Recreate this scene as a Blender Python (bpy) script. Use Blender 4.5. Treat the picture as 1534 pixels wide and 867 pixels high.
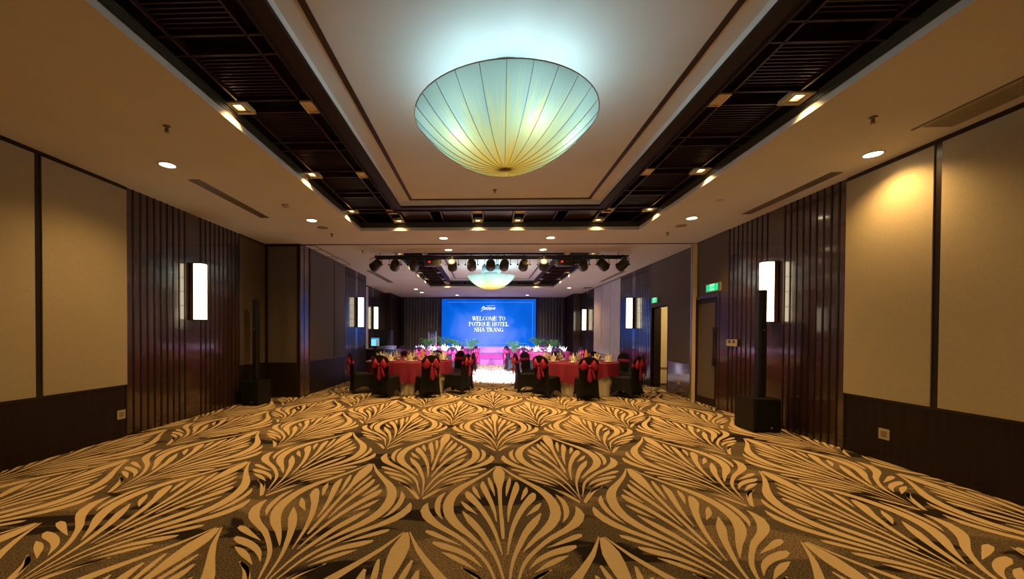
import bpy, math, random
from math import sin, cos, pi, sqrt, radians
from mathutils import Matrix, Vector
random.seed(7)
for o in list(bpy.data.objects): bpy.data.objects.remove(o)
SC = bpy.context.scene
COL = SC.collection

# ------------------------------------------------------------ camera, world, exposure
H = 1.43
yaw, pit, rol, FPX = -.0394, -.0121, .0055, 600.0
fw = Vector((sin(yaw), cos(yaw), 0)); rt = Vector((cos(yaw), -sin(yaw), 0)); up = Vector((0, 0, 1))
fw, up = fw*cos(pit) + up*sin(pit), up*cos(pit) - fw*sin(pit)
rt, up = rt*cos(rol) + up*sin(rol), up*cos(rol) - rt*sin(rol)
cd = bpy.data.cameras.new('camera'); cam = bpy.data.objects.new('camera', cd); COL.objects.link(cam)
cd.sensor_fit = 'HORIZONTAL'; cd.sensor_width = 36.0; cd.lens = 36.0*FPX/1534
cd.shift_x = (767-702.636)/1534; cd.shift_y = (508.148-433.5)/1534
cd.clip_start = .05; cd.clip_end = 200
M4 = Matrix((rt, up, -fw)).transposed().to_4x4(); M4.translation = (0, 0, H)
cam.matrix_world = M4
SC.camera = cam
wd = bpy.data.worlds.new('world'); SC.world = wd; wd.use_nodes = True
wd.node_tree.nodes['Background'].inputs[0].default_value = (.02, .018, .015, 1)
wd.node_tree.nodes['Background'].inputs[1].default_value = 1.0
SC.view_settings.view_transform = 'Standard'; SC.view_settings.look = 'None'
SC.view_settings.exposure = 0.0; SC.view_settings.gamma = 1.0; SC.view_settings.use_curve_mapping = False
# lamp strengths and colours (the lamps themselves are made by their fixtures below)
WARM = (1.0, .575, .195); COOL = (.54, .86, 1.0); LAV = (.52, .52, 1.0)
P_DOWN = 120.0; P_COFFER = 50.0; P_CHAND = 9.0; P_STAGE = 11000.0; P_DOWN2 = 160.0

# ------------------------------------------------------------ materials
def mat(name, col, rough=.6, metal=0., emit=None, es=0., spec=.5, coat=0.):
    m = bpy.data.materials.new(name); m.use_nodes = True
    b = m.node_tree.nodes['Principled BSDF']
    b.inputs['Base Color'].default_value = (*col, 1); b.inputs['Roughness'].default_value = rough
    b.inputs['Metallic'].default_value = metal; b.inputs['Specular IOR Level'].default_value = spec
    b.inputs['Coat Weight'].default_value = coat; b.inputs['Coat Roughness'].default_value = .08
    if emit:
        b.inputs['Emission Color'].default_value = (*emit, 1); b.inputs['Emission Strength'].default_value = es
    return m
def N(m, t, **k):
    n = m.node_tree.nodes.new(t)
    for a, v in k.items(): setattr(n, a, v)
    return n
def noisy(m, c1, c2, scale=(20, 20, 20), detail=3, bump=0., lo=.35, hi=.65, bscale=None):
    """mottle the base colour between c1 and c2 with a noise, optional bump"""
    nt = m.node_tree; b = nt.nodes['Principled BSDF']
    tc = N(m, 'ShaderNodeTexCoord'); mp = N(m, 'ShaderNodeMapping'); mp.inputs['Scale'].default_value = scale
    no = N(m, 'ShaderNodeTexNoise'); no.inputs['Scale'].default_value = 1; no.inputs['Detail'].default_value = detail
    cr = N(m, 'ShaderNodeValToRGB'); cr.color_ramp.elements[0].position = lo; cr.color_ramp.elements[1].position = hi
    cr.color_ramp.elements[0].color = (*c1, 1); cr.color_ramp.elements[1].color = (*c2, 1)
    L = nt.links.new
    L(tc.outputs['Object'], mp.inputs[0]); L(mp.outputs[0], no.inputs['Vector']); L(no.outputs['Fac'], cr.inputs[0])
    L(cr.outputs[0], b.inputs['Base Color'])
    if bump:
        bu = N(m, 'ShaderNodeBump'); bu.inputs['Strength'].default_value = bump; bu.inputs['Distance'].default_value = .01
        n2 = N(m, 'ShaderNodeTexNoise'); n2.inputs['Scale'].default_value = bscale or 200; n2.inputs['Detail'].default_value = 2
        L(tc.outputs['Object'], n2.inputs['Vector'])
        L(n2.outputs['Fac'], bu.inputs['Height']); L(bu.outputs[0], b.inputs['Normal'])
    return m

PAINT = noisy(mat('ceiling_paint', (.6, .57, .52), .75), (.60, .57, .52), (.63, .60, .55), (1.5, 1.5, 1.5))
WOOD = noisy(mat('dark_lacquered_wood', (.03, .015, .012), .25, coat=.9), (.032, .015, .012), (.052, .025, .018), (30, 30, 1.2), 4)
WOODM = noisy(mat('dark_satin_wood', (.03, .015, .01), .5, spec=.2), (.011, .006, .004), (.020, .010, .006), (25, 25, 1.5), 4)
TRIMW = mat('dark_trim_wood', (.012, .006, .004), .3, spec=.4)
RIBW = mat('dark_rib_wood', (.010, .005, .005), .42, spec=.35)
CLADB = mat('lattice_wood', (.026, .008, .006), .38, spec=.3)
BOARD = mat('border_board_wood', (.016, .005, .004), .5, spec=.2)
BLACK = mat('plenum_black', (.004, .003, .003), .9)
FASC = mat('olive_brown_metal', (.07, .055, .03), .45, .2)
FAB = noisy(mat('cream_wall_fabric', (.5, .42, .28), .85), (.36, .31, .205), (.385, .335, .225), (60, 60, 60), 2, .08, bscale=350)
FABD = noisy(mat('taupe_wall_fabric', (.1, .07, .05), .8), (.080, .060, .043), (.092, .070, .051), (80, 80, 80), 2, .08, bscale=350)
FABW = noisy(mat('pale_partition_panel', (.5, .48, .48), .7), (.46, .44, .45), (.52, .50, .50), (3, 3, 3))
CREAM = mat('cream_paint', (.74, .60, .36), .6)
STEEL = mat('brushed_steel', (.45, .42, .38), .3, .9)
PLAST = mat('ivory_plastic', (.40, .34, .24), .5)
PLDK = mat('dark_plastic', (.03, .03, .03), .5)
DARK = mat('black_metal', (.012, .011, .011), .45)
GRILL = noisy(mat('speaker_grille', (.01, .01, .01), .55, spec=.2), (.003, .003, .003), (.008, .008, .008), (300, 300, 300))
SPKB = noisy(mat('speaker_paint', (.012, .012, .013), .42, spec=.2), (.006, .006, .006), (.010, .010, .010), (90, 90, 90), 2, .3, bscale=250)
CHB = noisy(mat('black_spandex', (.02, .018, .016), .65, spec=.12), (.006, .0055, .005), (.010, .009, .008), (8, 8, 8))
RED = noisy(mat('red_satin', (.42, .008, .012), .45), (.24, .002, .035), (.31, .003, .048), (14, 14, 14))
REDT = noisy(mat('red_tablecloth', (.42, .01, .01), .7), (.165, .001, .026), (.21, .002, .036), (5, 5, 5), 3, .1)
SKIRT = noisy(mat('cream_underskirt', (.6, .55, .42), .8), (.55, .50, .38), (.64, .58, .46), (12, 12, 2))
NAP = mat('white_linen', (.86, .82, .72), .8)
CHINA = mat('white_china', (.75, .72, .66), .25)
AMBER = mat('amber_orange', (.75, .30, .02), .35)
PINKF = mat('magenta_petals', (.6, .03, .18), .6)
LEAF = noisy(mat('palm_leaf', (.05, .22, .05), .5), (.03, .16, .04), (.10, .32, .08), (10, 10, 10))
POT = mat('dark_pot', (.02, .02, .025), .4)
MAG = noisy(mat('magenta_stage_cloth', (.55, .02, .22), .7), (.26, .004, .08), (.32, .006, .11), (8, 8, 1))
CURT = noisy(mat('grey_curtain', (.06, .06, .07), .85), (.062, .064, .085), (.10, .10, .125), (30, 30, 1))
NAVY = mat('dark_navy_panel', (.02, .022, .04), .5)
LAMPW = mat('downlight_glow', (1, .8, .5), .5, emit=(1, .78, .45), es=14)
LAMPW2 = mat('recess_lamp_glow', (1, .8, .5), .5, emit=(1, .80, .50), es=9)
PLATE = mat('pale_plate', (.75, .62, .42), .6)
GOLDF = mat('pale_gold_frame', (.50, .40, .22), .5, .1)
SCON = mat('sconce_paper', (1, .9, .7), .6, emit=(1, .86, .58), es=4.5)
glassm = mat('clear_glass', (.9, .9, .9), .05); glassm.node_tree.nodes['Principled BSDF'].inputs['Transmission Weight'].default_value = .9
ACRY = mat('frosted_acrylic', (.16, .20, .34), .3); ACRY.node_tree.nodes['Principled BSDF'].inputs['Transmission Weight'].default_value = .5
WHITEP = mat('white_metal', (.7, .7, .72), .4)

def carpet_base():
    m = mat('carpet_taupe', (.2, .15, .09), .95, spec=.1)
    nt = m.node_tree; b = nt.nodes['Principled BSDF']; L = nt.links.new
    tc = N(m, 'ShaderNodeTexCoord')
    sp = N(m, 'ShaderNodeTexNoise'); sp.inputs['Scale'].default_value = 95; sp.inputs['Detail'].default_value = 1
    L(tc.outputs['Object'], sp.inputs['Vector'])
    c1 = N(m, 'ShaderNodeValToRGB'); c1.color_ramp.elements[0].position = .38; c1.color_ramp.elements[1].position = .64
    c1.color_ramp.elements[0].color = (.085, .062, .034, 1); c1.color_ramp.elements[1].color = (.26, .20, .115, 1)
    L(sp.outputs['Fac'], c1.inputs[0])
    mp = N(m, 'ShaderNodeMapping'); mp.inputs['Scale'].default_value = (.75, 1.9, 1)
    L(tc.outputs['Object'], mp.inputs[0])
    big = N(m, 'ShaderNodeTexNoise'); big.inputs['Scale'].default_value = 1.15; big.inputs['Detail'].default_value = 4; big.inputs['Distortion'].default_value = .6
    L(mp.outputs[0], big.inputs['Vector'])
    c2 = N(m, 'ShaderNodeValToRGB'); c2.color_ramp.elements[0].position = .565; c2.color_ramp.elements[1].position = .59
    c2.color_ramp.elements[0].color = (0, 0, 0, 1); c2.color_ramp.elements[1].color = (1, 1, 1, 1)
    L(big.outputs['Fac'], c2.inputs[0])
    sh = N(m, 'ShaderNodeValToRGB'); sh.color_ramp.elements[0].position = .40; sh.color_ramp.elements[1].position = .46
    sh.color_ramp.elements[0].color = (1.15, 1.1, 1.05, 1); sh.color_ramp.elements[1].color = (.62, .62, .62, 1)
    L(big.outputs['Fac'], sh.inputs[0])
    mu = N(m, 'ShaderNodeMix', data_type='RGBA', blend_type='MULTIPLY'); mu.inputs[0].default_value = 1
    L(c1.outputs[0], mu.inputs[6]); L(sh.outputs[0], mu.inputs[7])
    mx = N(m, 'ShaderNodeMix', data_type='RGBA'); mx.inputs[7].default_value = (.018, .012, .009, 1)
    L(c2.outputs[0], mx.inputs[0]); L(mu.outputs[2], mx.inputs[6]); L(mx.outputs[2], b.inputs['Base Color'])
    bu = N(m, 'ShaderNodeBump'); bu.inputs['Strength'].default_value = .4; bu.inputs['Distance'].default_value = .004
    L(sp.outputs['Fac'], bu.inputs['Height']); L(bu.outputs[0], b.inputs['Normal'])
    return m
CARPB = carpet_base()
CARPM = noisy(mat('carpet_motif_cream', (.6, .5, .33), .95, spec=.1), (.56, .42, .22), (.65, .50, .27), (160, 160, 160), 2, .3, bscale=260)

# ------------------------------------------------------------ mesh helpers
class MB:
    def __init__(s): s.v = []; s.f = []; s.mi = []; s.sm = []
    def add(s, vs, fs, mi=0, smooth=False):
        b = len(s.v); s.v += [tuple(p) for p in vs]
        for f in fs: s.f.append([b+i for i in f]); s.mi.append(mi); s.sm.append(smooth)
        return s
    def box(s, x0, x1, y0, y1, z0, z1, mi=0):
        v = [(x, y, z) for z in (z0, z1) for y in (y0, y1) for x in (x0, x1)]
        return s.add(v, [(0, 2, 3, 1), (4, 5, 7, 6), (0, 1, 5, 4), (2, 6, 7, 3), (0, 4, 6, 2), (1, 3, 7, 5)], mi)
    def ring(s, X0, X1, Y0, Y1, w, z0, z1, mi=0):
        """rectangular frame lying flat: outside X0..X1, Y0..Y1, width w"""
        s.box(X0, X1, Y0, Y0+w, z0, z1, mi); s.box(X0, X1, Y1-w, Y1, z0, z1, mi)
        s.box(X0, X0+w, Y0+w, Y1-w, z0, z1, mi); s.box(X1-w, X1, Y0+w, Y1-w, z0, z1, mi)
        return s
    def lathe(s, prof, n=24, c=(0, 0, 0), mi=0, smooth=True, caps=True, M=None):
        v = []
        for r, z in prof:
            for i in range(n):
                a = 2*pi*i/n; p = Vector((r*cos(a), r*sin(a), z))
                if M is not None: p = M @ p
                v.append((c[0]+p.x, c[1]+p.y, c[2]+p.z))
        f = [(k*n+i, k*n+(i+1) % n, (k+1)*n+(i+1) % n, (k+1)*n+i) for k in range(len(prof)-1) for i in range(n)]
        s.add(v, f, mi, smooth)
        if caps:
            b = len(s.v)-len(v)
            s.f.append([b+i for i in range(n)][::-1]); s.mi.append(mi); s.sm.append(False)
            s.f.append([b+(len(prof)-1)*n+i for i in range(n)]); s.mi.append(mi); s.sm.append(False)
        return s
    def tube(s, pts, r, n=8, mi=0):
        pts = [Vector(p) for p in pts]; v = []
        for i, p in enumerate(pts):
            d = (pts[min(i+1, len(pts)-1)]-pts[max(i-1, 0)]).normalized()
            a = d.orthogonal().normalized() if abs(d.z) > .99 else d.cross(Vector((0, 0, 1))).normalized()
            b = d.cross(a)
            rr = r[i] if isinstance(r, (list, tuple)) else r
            for k in range(n):
                t = 2*pi*k/n; v.append(p+a*rr*cos(t)+b*rr*sin(t))
        f = [(k*n+i, k*n+(i+1) % n, (k+1)*n+(i+1) % n, (k+1)*n+i) for k in range(len(pts)-1) for i in range(n)]
        f += [list(range(n))[::-1], [(len(pts)-1)*n+i for i in range(n)]]
        return s.add(v, f, mi, True)
    def prism(s, poly, fn, t0, t1, mi=0):
        """extrude a 2-D polygon; fn(a,b,t) -> point"""
        n = len(poly); v = [fn(a, b, t0) for a, b in poly]+[fn(a, b, t1) for a, b in poly]
        f = [list(range(n))[::-1], list(range(n, 2*n))]+[(i, (i+1) % n, n+(i+1) % n, n+i) for i in range(n)]
        return s.add(v, f, mi)
    def grid(s, fn, nu, nv, wrap=False, mi=0, smooth=True):
        v = [fn(i/nu, j/nv) for j in range(nv+1) for i in range(nu if wrap else nu+1)]
        w = nu if wrap else nu+1
        f = [(j*w+i, j*w+(i+1) % w, (j+1)*w+(i+1) % w, (j+1)*w+i) for j in range(nv) for i in range(nu)]
        return s.add(v, f, mi, smooth)
    def build(s, name, m, parent=None, loc=None):
        me = bpy.data.meshes.new(name); me.from_pydata(s.v, [], s.f)
        for mm in (m if isinstance(m, (list, tuple)) else [m]): me.materials.append(mm)
        me.polygons.foreach_set('material_index', s.mi); me.polygons.foreach_set('use_smooth', s.sm)
        me.update()
        o = bpy.data.objects.new(name, me); COL.objects.link(o)
        if parent: o.parent = parent
        if loc: o.location = loc
        return o
def tag(o, label=None, cat=None, group=None, kind=None):
    if label: o['label'] = label
    if cat: o['category'] = cat
    if group: o['group'] = group
    if kind: o['kind'] = kind
    return o
def thing(name, loc, label, cat, group=None, rz=0):
    o = bpy.data.objects.new(name, None); COL.objects.link(o); o.location = loc; o.rotation_euler = (0, 0, rz)
    o.empty_display_size = .1
    return tag(o, label, cat, group)
def dup(root, loc, label, rz=None, group=None):
    def cp(o, par):
        c = o.copy(); COL.objects.link(c); c.parent = par
        for ch in list(o.children): cp(ch, c)
        return c
    r = cp(root, None); r.location = loc
    if rz is not None: r.rotation_euler = (0, 0, rz)
    r['label'] = label
    if group: r['group'] = group
    return r
def lamp(name, kind, loc, energy, col, parent=None, rad=.05, spot=None, blend=.5, target=None):
    d = bpy.data.lights.new(name, kind); d.energy = energy; d.color = col; d.shadow_soft_size = rad
    if kind == 'SPOT': d.spot_size = radians(spot or 90); d.spot_blend = blend
    o = bpy.data.objects.new(name, d); COL.objects.link(o); o.location = loc
    if target is not None:
        dv = Vector(target)-Vector(loc); o.rotation_euler = dv.to_track_quat('-Z', 'Y').to_euler()
    if parent: o.parent = parent
    return o
CARPET = [('C',[[(-0.02,2.2),(-0.044,2.086),(-0.06,1.984),(-0.058,1.876),(-0.049,1.763),(-0.036,1.674),(-0.025,1.561),(-0.022,1.37),(-0.021,1.181),(-0.021,1.038),(-0.019,0.914),(-0.018,0.786),(-0.015,0.689),(-0.011,0.662),(-0.006,0.658)],[(0.01,2.216),(0.04,2.126),(0.06,2.022),(0.057,1.898),(0.045,1.78),(0.031,1.687),(0.018,1.569),(0.011,1.376),(0.008,1.187),(0.009,1.046),(0.012,0.921),(0.011,0.791),(0.008,0.694),(0.004,0.666),(-0.0,0.661)]]),('M',[[(0.1,1.864),(0.093,1.836),(0.087,1.811),(0.081,1.783),(0.074,1.751),(0.068,1.712),(0.063,1.668),(0.057,1.621),(0.054,1.575),(0.051,1.531),(0.049,1.488),(0.049,1.447),(0.048,1.406)],[(0.115,1.855),(0.114,1.825),(0.114,1.796),(0.112,1.765),(0.109,1.73),(0.104,1.689),(0.097,1.646),(0.089,1.603),(0.083,1.562),(0.075,1.522),(0.067,1.482),(0.06,1.443),(0.053,1.404)]]),('M',[[(0.151,1.748),(0.143,1.701),(0.134,1.663),(0.124,1.621),(0.112,1.55),(0.096,1.46),(0.081,1.372),(0.068,1.294),(0.057,1.218),(0.049,1.141),(0.043,1.063),(0.042,0.988),(0.041,0.916)],[(0.17,1.755),(0.177,1.713),(0.183,1.663),(0.18,1.591),(0.163,1.505),(0.141,1.418),(0.122,1.338),(0.105,1.266),(0.091,1.198),(0.079,1.13),(0.066,1.059),(0.057,0.986),(0.047,0.916)]]),('M',[[(0.244,1.627),(0.235,1.604),(0.228,1.583),(0.22,1.565),(0.214,1.546),(0.208,1.523),(0.202,1.494),(0.197,1.463),(0.191,1.434),(0.186,1.408),(0.181,1.383),(0.177,1.358),(0.173,1.333)],[(0.253,1.622),(0.254,1.597),(0.256,1.572),(0.255,1.543),(0.25,1.512),(0.243,1.481),(0.233,1.453),(0.222,1.428),(0.212,1.404),(0.203,1.383),(0.194,1.364),(0.185,1.346),(0.176,1.327)]]),('M',[[(0.289,1.5),(0.271,1.47),(0.255,1.445),(0.222,1.369),(0.179,1.257),(0.134,1.124),(0.094,0.987),(0.065,0.865),(0.042,0.739),(0.025,0.597),(0.013,0.462)],[(0.315,1.484),(0.316,1.425),(0.299,1.344),(0.258,1.267),(0.213,1.185),(0.168,1.072),(0.127,0.951),(0.095,0.842),(0.068,0.727),(0.043,0.592),(0.02,0.46)]]),('M',[[(0.338,1.283),(0.328,1.27),(0.318,1.259),(0.309,1.248),(0.299,1.237),(0.289,1.223),(0.278,1.206),(0.266,1.184),(0.252,1.157),(0.238,1.127),(0.223,1.096),(0.208,1.066),(0.194,1.038)],[(0.342,1.272),(0.336,1.25),(0.33,1.228),(0.323,1.207),(0.316,1.184),(0.306,1.162),(0.296,1.14),(0.281,1.12),(0.265,1.101),(0.248,1.083),(0.23,1.065),(0.212,1.048),(0.197,1.03)]]),('M',[[(0.312,1.089),(0.271,1.03),(0.23,0.967),(0.188,0.884),(0.146,0.784),(0.11,0.671),(0.08,0.564),(0.057,0.478),(0.038,0.392),(0.024,0.304),(0.013,0.208),(0.003,0.097),(-0.006,-0.011)],[(0.318,1.078),(0.294,0.986),(0.265,0.896),(0.224,0.813),(0.182,0.732),(0.144,0.636),(0.11,0.539),(0.082,0.46),(0.059,0.383),(0.042,0.299),(0.027,0.206),(0.011,0.096),(-0.003,-0.012)]]),('M',[[(0.018,2.211),(0.064,2.084),(0.112,1.965),(0.171,1.856),(0.231,1.752),(0.286,1.652),(0.333,1.553),(0.368,1.45),(0.39,1.347),(0.398,1.241),(0.395,1.149),(0.388,1.088),(0.376,1.037),(0.355,0.971),(0.322,0.895),(0.278,0.812),(0.231,0.732),(0.195,0.665),(0.164,0.605),(0.14,0.55),(0.119,0.498)],[(0.022,2.226),(0.073,2.117),(0.125,2.014),(0.187,1.913),(0.249,1.818),(0.31,1.733),(0.368,1.649),(0.416,1.558),(0.454,1.456),(0.478,1.338),(0.487,1.214),(0.476,1.093),(0.447,0.979),(0.404,0.883),(0.355,0.804),(0.3,0.735),(0.25,0.676),(0.212,0.623),(0.179,0.575),(0.149,0.533),(0.121,0.493)]]),('M',[[(0.493,1.46),(0.5,1.401),(0.508,1.345),(0.511,1.293),(0.511,1.243),(0.508,1.192),(0.504,1.148),(0.5,1.112),(0.494,1.079),(0.488,1.046),(0.481,1.013),(0.471,0.977),(0.46,0.939)],[(0.497,1.47),(0.517,1.433),(0.536,1.395),(0.551,1.348),(0.557,1.29),(0.558,1.23),(0.554,1.172),(0.546,1.118),(0.533,1.069),(0.518,1.026),(0.499,0.989),(0.48,0.961),(0.462,0.935)]]),('M',[[(0.618,1.224),(0.595,1.12),(0.575,1.058),(0.565,1.038),(0.544,0.989),(0.501,0.915),(0.446,0.84),(0.389,0.779),(0.329,0.718),(0.275,0.648),(0.226,0.577),(0.178,0.507),(0.137,0.437),(0.108,0.371),(0.088,0.308),(0.075,0.254),(0.062,0.196),(0.044,0.122),(0.026,0.046)],[(0.624,1.23),(0.649,1.167),(0.657,1.072),(0.62,0.961),(0.572,0.884),(0.514,0.822),(0.454,0.767),(0.395,0.714),(0.339,0.661),(0.287,0.602),(0.239,0.539),(0.194,0.473),(0.155,0.409),(0.128,0.351),(0.106,0.296),(0.091,0.245),(0.075,0.189),(0.052,0.118),(0.029,0.045)]]),('M',[[(0.562,0.762),(0.548,0.758),(0.535,0.756),(0.519,0.751),(0.5,0.742),(0.478,0.725),(0.453,0.705),(0.427,0.682),(0.4,0.659),(0.372,0.636),(0.343,0.61),(0.314,0.585),(0.285,0.56)],[(0.559,0.724),(0.544,0.711),(0.531,0.699),(0.516,0.686),(0.498,0.673),(0.477,0.66),(0.453,0.645),(0.428,0.63),(0.401,0.615),(0.373,0.6),(0.344,0.585),(0.314,0.57),(0.285,0.555)]]),('M',[[(0.489,0.605),(0.468,0.601),(0.448,0.597),(0.423,0.589),(0.39,0.574),(0.351,0.553),(0.312,0.528),(0.275,0.499),(0.24,0.467),(0.208,0.431),(0.182,0.391),(0.162,0.35),(0.142,0.311)],[(0.488,0.572),(0.466,0.552),(0.445,0.532),(0.419,0.513),(0.385,0.497),(0.35,0.481),(0.314,0.463),(0.281,0.441),(0.248,0.417),(0.219,0.391),(0.194,0.365),(0.169,0.336),(0.144,0.307)]]),('M',[[(0.412,0.474),(0.392,0.467),(0.373,0.462),(0.353,0.454),(0.333,0.444),(0.313,0.43),(0.293,0.414),(0.273,0.395),(0.252,0.375),(0.233,0.351),(0.213,0.326),(0.193,0.3),(0.173,0.275)],[(0.412,0.465),(0.392,0.446),(0.374,0.426),(0.355,0.408),(0.337,0.391),(0.318,0.375),(0.3,0.36),(0.281,0.346),(0.261,0.332),(0.24,0.317),(0.218,0.301),(0.196,0.286),(0.175,0.27)]]),('M',[[(0.261,0.303),(0.25,0.297),(0.239,0.29),(0.228,0.283),(0.216,0.275),(0.203,0.265),(0.191,0.255),(0.176,0.242),(0.16,0.222),(0.144,0.197),(0.128,0.167),(0.114,0.137),(0.099,0.109)],[(0.263,0.289),(0.253,0.278),(0.243,0.267),(0.234,0.256),(0.222,0.245),(0.209,0.234),(0.197,0.223),(0.184,0.212),(0.17,0.198),(0.154,0.179),(0.136,0.155),(0.119,0.13),(0.101,0.106)]]),('M',[[(0.026,-0.086),(0.047,-0.049),(0.068,-0.012),(0.089,0.026),(0.11,0.062),(0.13,0.099),(0.151,0.135),(0.171,0.171),(0.191,0.202),(0.212,0.229),(0.233,0.252),(0.254,0.274),(0.276,0.298)],[(0.012,-0.052),(0.031,-0.01),(0.05,0.033),(0.07,0.076),(0.091,0.116),(0.112,0.153),(0.134,0.187),(0.157,0.218),(0.181,0.246),(0.204,0.267),(0.227,0.283),(0.25,0.296),(0.274,0.311)]])]
# ------------------------------------------------------------ the room shell
ZC = 3.43; XL = -4.96; XR = 4.592; YN = -4.0; YB = 21.8
XL2 = -4.13; XR2 = 4.65
def S(o): o['kind'] = 'structure'; return o

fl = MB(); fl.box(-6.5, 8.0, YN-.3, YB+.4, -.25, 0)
PER = 2.87
for k in range(-9, 10):
    for j in range(-3, 9):
        yb = 2.13+j*PER-(PER*.52 if k % 2 else 0)
        xb = .16+k*.695+.009*(yb-5)
        if xb < XL-.7 or xb > XR2+.7 or yb < YN-2.3 or yb > YB: continue
        for kind, (ea, eb) in CARPET:
            for sg in ((1,) if kind == 'C' else (1, -1)):
                n = len(ea); vs = []
                for (a, b) in ea+eb:
                    vs.append((xb+sg*a+.009*b, yb+b, .0025))
                if max(v[0] for v in vs) > XR2+.05 or min(v[0] for v in vs) < XL-.05 or max(v[1] for v in vs) > YB+.1 or min(v[1] for v in vs) < YN-.1:
                    vs = [(min(max(v[0], XL-.05), XR2+.05), min(max(v[1], YN-.1), YB+.1), v[2]) for v in vs]
                fs = [((i, n+i, n+i+1, i+1) if sg > 0 else (i, i+1, n+i+1, n+i)) for i in range(n-1)]
                fl.add(vs, fs, 1)
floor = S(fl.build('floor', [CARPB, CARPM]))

C1 = (-2.42, 2.90, -.20, 7.72); C2 = (-2.33, 2.87, 9.85, 17.07)
cb = MB(); ZT = ZC+.06
X0, X1 = -5.3, 5.0
cb.box(X0, X1, YN-.2, C1[2], ZC, ZT); cb.box(X0, C1[0], C1[2], C1[3], ZC, ZT); cb.box(C1[1], X1, C1[2], C1[3], ZC, ZT)
cb.box(X0, X1, C1[3], 8.86, ZC, ZT); cb.box(X0, X1, 8.92, C2[2], ZC, ZT)
cb.box(X0, C2[0], C2[2], C2[3], ZC, ZT); cb.box(C2[1], X1, C2[2], C2[3], ZC, ZT); cb.box(X0, X1, C2[3], YB+.2, ZC, ZT)
ceiling = S(cb.build('ceiling', PAINT))
tk = MB(); tk.box(X0, X1, 8.86, 8.92, ZC+.02, ZT+.02); tk.box(X0, X1, 8.855, 8.868, ZC-.004, ZC+.03); tk.box(X0, X1, 8.912, 8.925, ZC-.004, ZC+.03)
tk.build('partition_track', mat('track_bronze', (.05, .03, .025), .4, .4), ceiling)

# walls: right
wr = MB(); wr.box(XR, XR+.22, YN, 8.05, 0, ZC+.7); wr.box(XR, XR+.22, 8.86, 8.93, 0, ZC+.7); wr.box(XR+.03, XR+.22, 8.05, 8.86, 2.18, ZC+.7)
wr.box(XR2, XR2+.16, 8.93, 10.36, 0, ZC+.7); wr.box(XR2, XR2+.16, 10.36, 11.36, 2.2, ZC+.7)
wr.box(XR2, XR2+.22, 11.36, 19.5, 0, ZC+.7)
wr.box(4.27, XR2+.22, 19.5, YB, 0, ZC+.7)
wall_right = S(wr.build('wall_right', WOODM))
wl = MB(); wl.box(XL-.25, XL, YN, 8.82, 0, ZC+.7); wl.box(XL-.25, XL2-.02, 8.84, 13.68, 0, ZC+.7)
wl.box(XL-.25, -4.87, 13.68, 19.3, 0, ZC+.7); wl.box(XL-.25, -4.58, 19.3, YB, 0, ZC+.7)
wall_left = S(wl.build('wall_left', WOODM))
wb = MB(); wb.box(-5.3, 5.0, YB, YB+.25, 0, ZC+.7)
wall_far = S(wb.build('wall_far', NAVY))
wn = MB(); wn.box(-5.3, 5.0, YN-.25, YN, 0, ZC+.7)
wall_near = S(wn.build('wall_near', FAB))

def side(s, wallx, y0, y1, z0, z1, th):
    """box hugging a side wall: s=-1 left wall, +1 right wall, thickness th into the room"""
    return (wallx-th, wallx+.001, y0, y1, z0, z1) if s > 0 else (wallx-.001, wallx+th, y0, y1, z0, z1)
def fabric_run(s, wx, y0, y1, divs, fm, wall, z0=.717, z1=3.38, dw=.075):
    """fabric panels between dark dividers with trim rails"""
    m = MB(); edges = [y0]+divs+[y1]
    for a, b in zip(edges[:-1], edges[1:]):
        aa = a+(dw/2 if a != y0 else 0); bb = b-(dw/2 if b != y1 else 0)
        q = side(s, wx, aa, bb, z0, z1, .035)
        m.box(*q)
    m.build('fabric_panel', fm, wall)
    t = MB()
    for a in divs: t.box(*side(s, wx, a-dw/2, a+dw/2, z0, z1, .022))
    t.box(*side(s, wx, y0, y1, z1, ZC, .03)); t.box(*side(s, wx, y0, y1, z0-.03, z0, .017))
    t.build('panel_moulding', TRIMW, wall)
    d = MB(); d.box(*side(s, wx, y0, y1, 0.06, z0-.03, .015)); d.box(*side(s, wx, y0, y1, 0, .06, .022))
    d.build('dado_panel', WOODM, wall)
def slat_run(s, wx, y0, y1, ym0, ym1, wall, pitch=.122):
    """vertical lacquered battens either side of a plain middle board"""
    m = MB(); r = MB()
    for a, b in ((y0, ym0), (ym1, y1)):
        n = max(1, round((b-a)/pitch)); p = (b-a)/n
        for i in range(n):
            c = a+p*(i+.5)
            m.prism([(c-p*.49, 0), (c+p*.49, 0), (c+p*.49, .012), (c+p*.40, .0145), (c-p*.40, .0145), (c-p*.49, .012)], lambda yy, tt, zz: (wx-s*tt, yy, zz), 0, ZC)
        for i in range(n+1):
            c = a+p*i; r.prism([(c-.013, 0), (c+.013, 0), (c+.013, .021), (c+.009, .024), (c-.009, .024), (c-.013, .021)], lambda yy, tt, zz: (wx-s*tt, yy, zz), 0, ZC)
    m.box(*side(s, wx, ym0+.013, ym1-.013, 0, ZC, .0145))
    m.build('slat_cladding', WOOD, wall); r.build('slat_rib', RIBW, wall)

fabric_run(1, XR, YN, 5.27, [-.18, .93, 2.03, 3.13, 4.245], FAB, wall_right)
fabric_run(-1, XL, YN, 5.33, [-.18, .93, 2.03, 3.13, 4.240], FAB, wall_left)
slat_run(1, XR, 5.27, 7.72, 6.33, 6.71, wall_right)
slat_run(-1, XL, 5.33, 7.88, 6.42, 6.79, wall_left)
fabric_run(-1, XL, 7.88, 8.82, [], FABD, wall_left, z0=.78)
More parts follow.
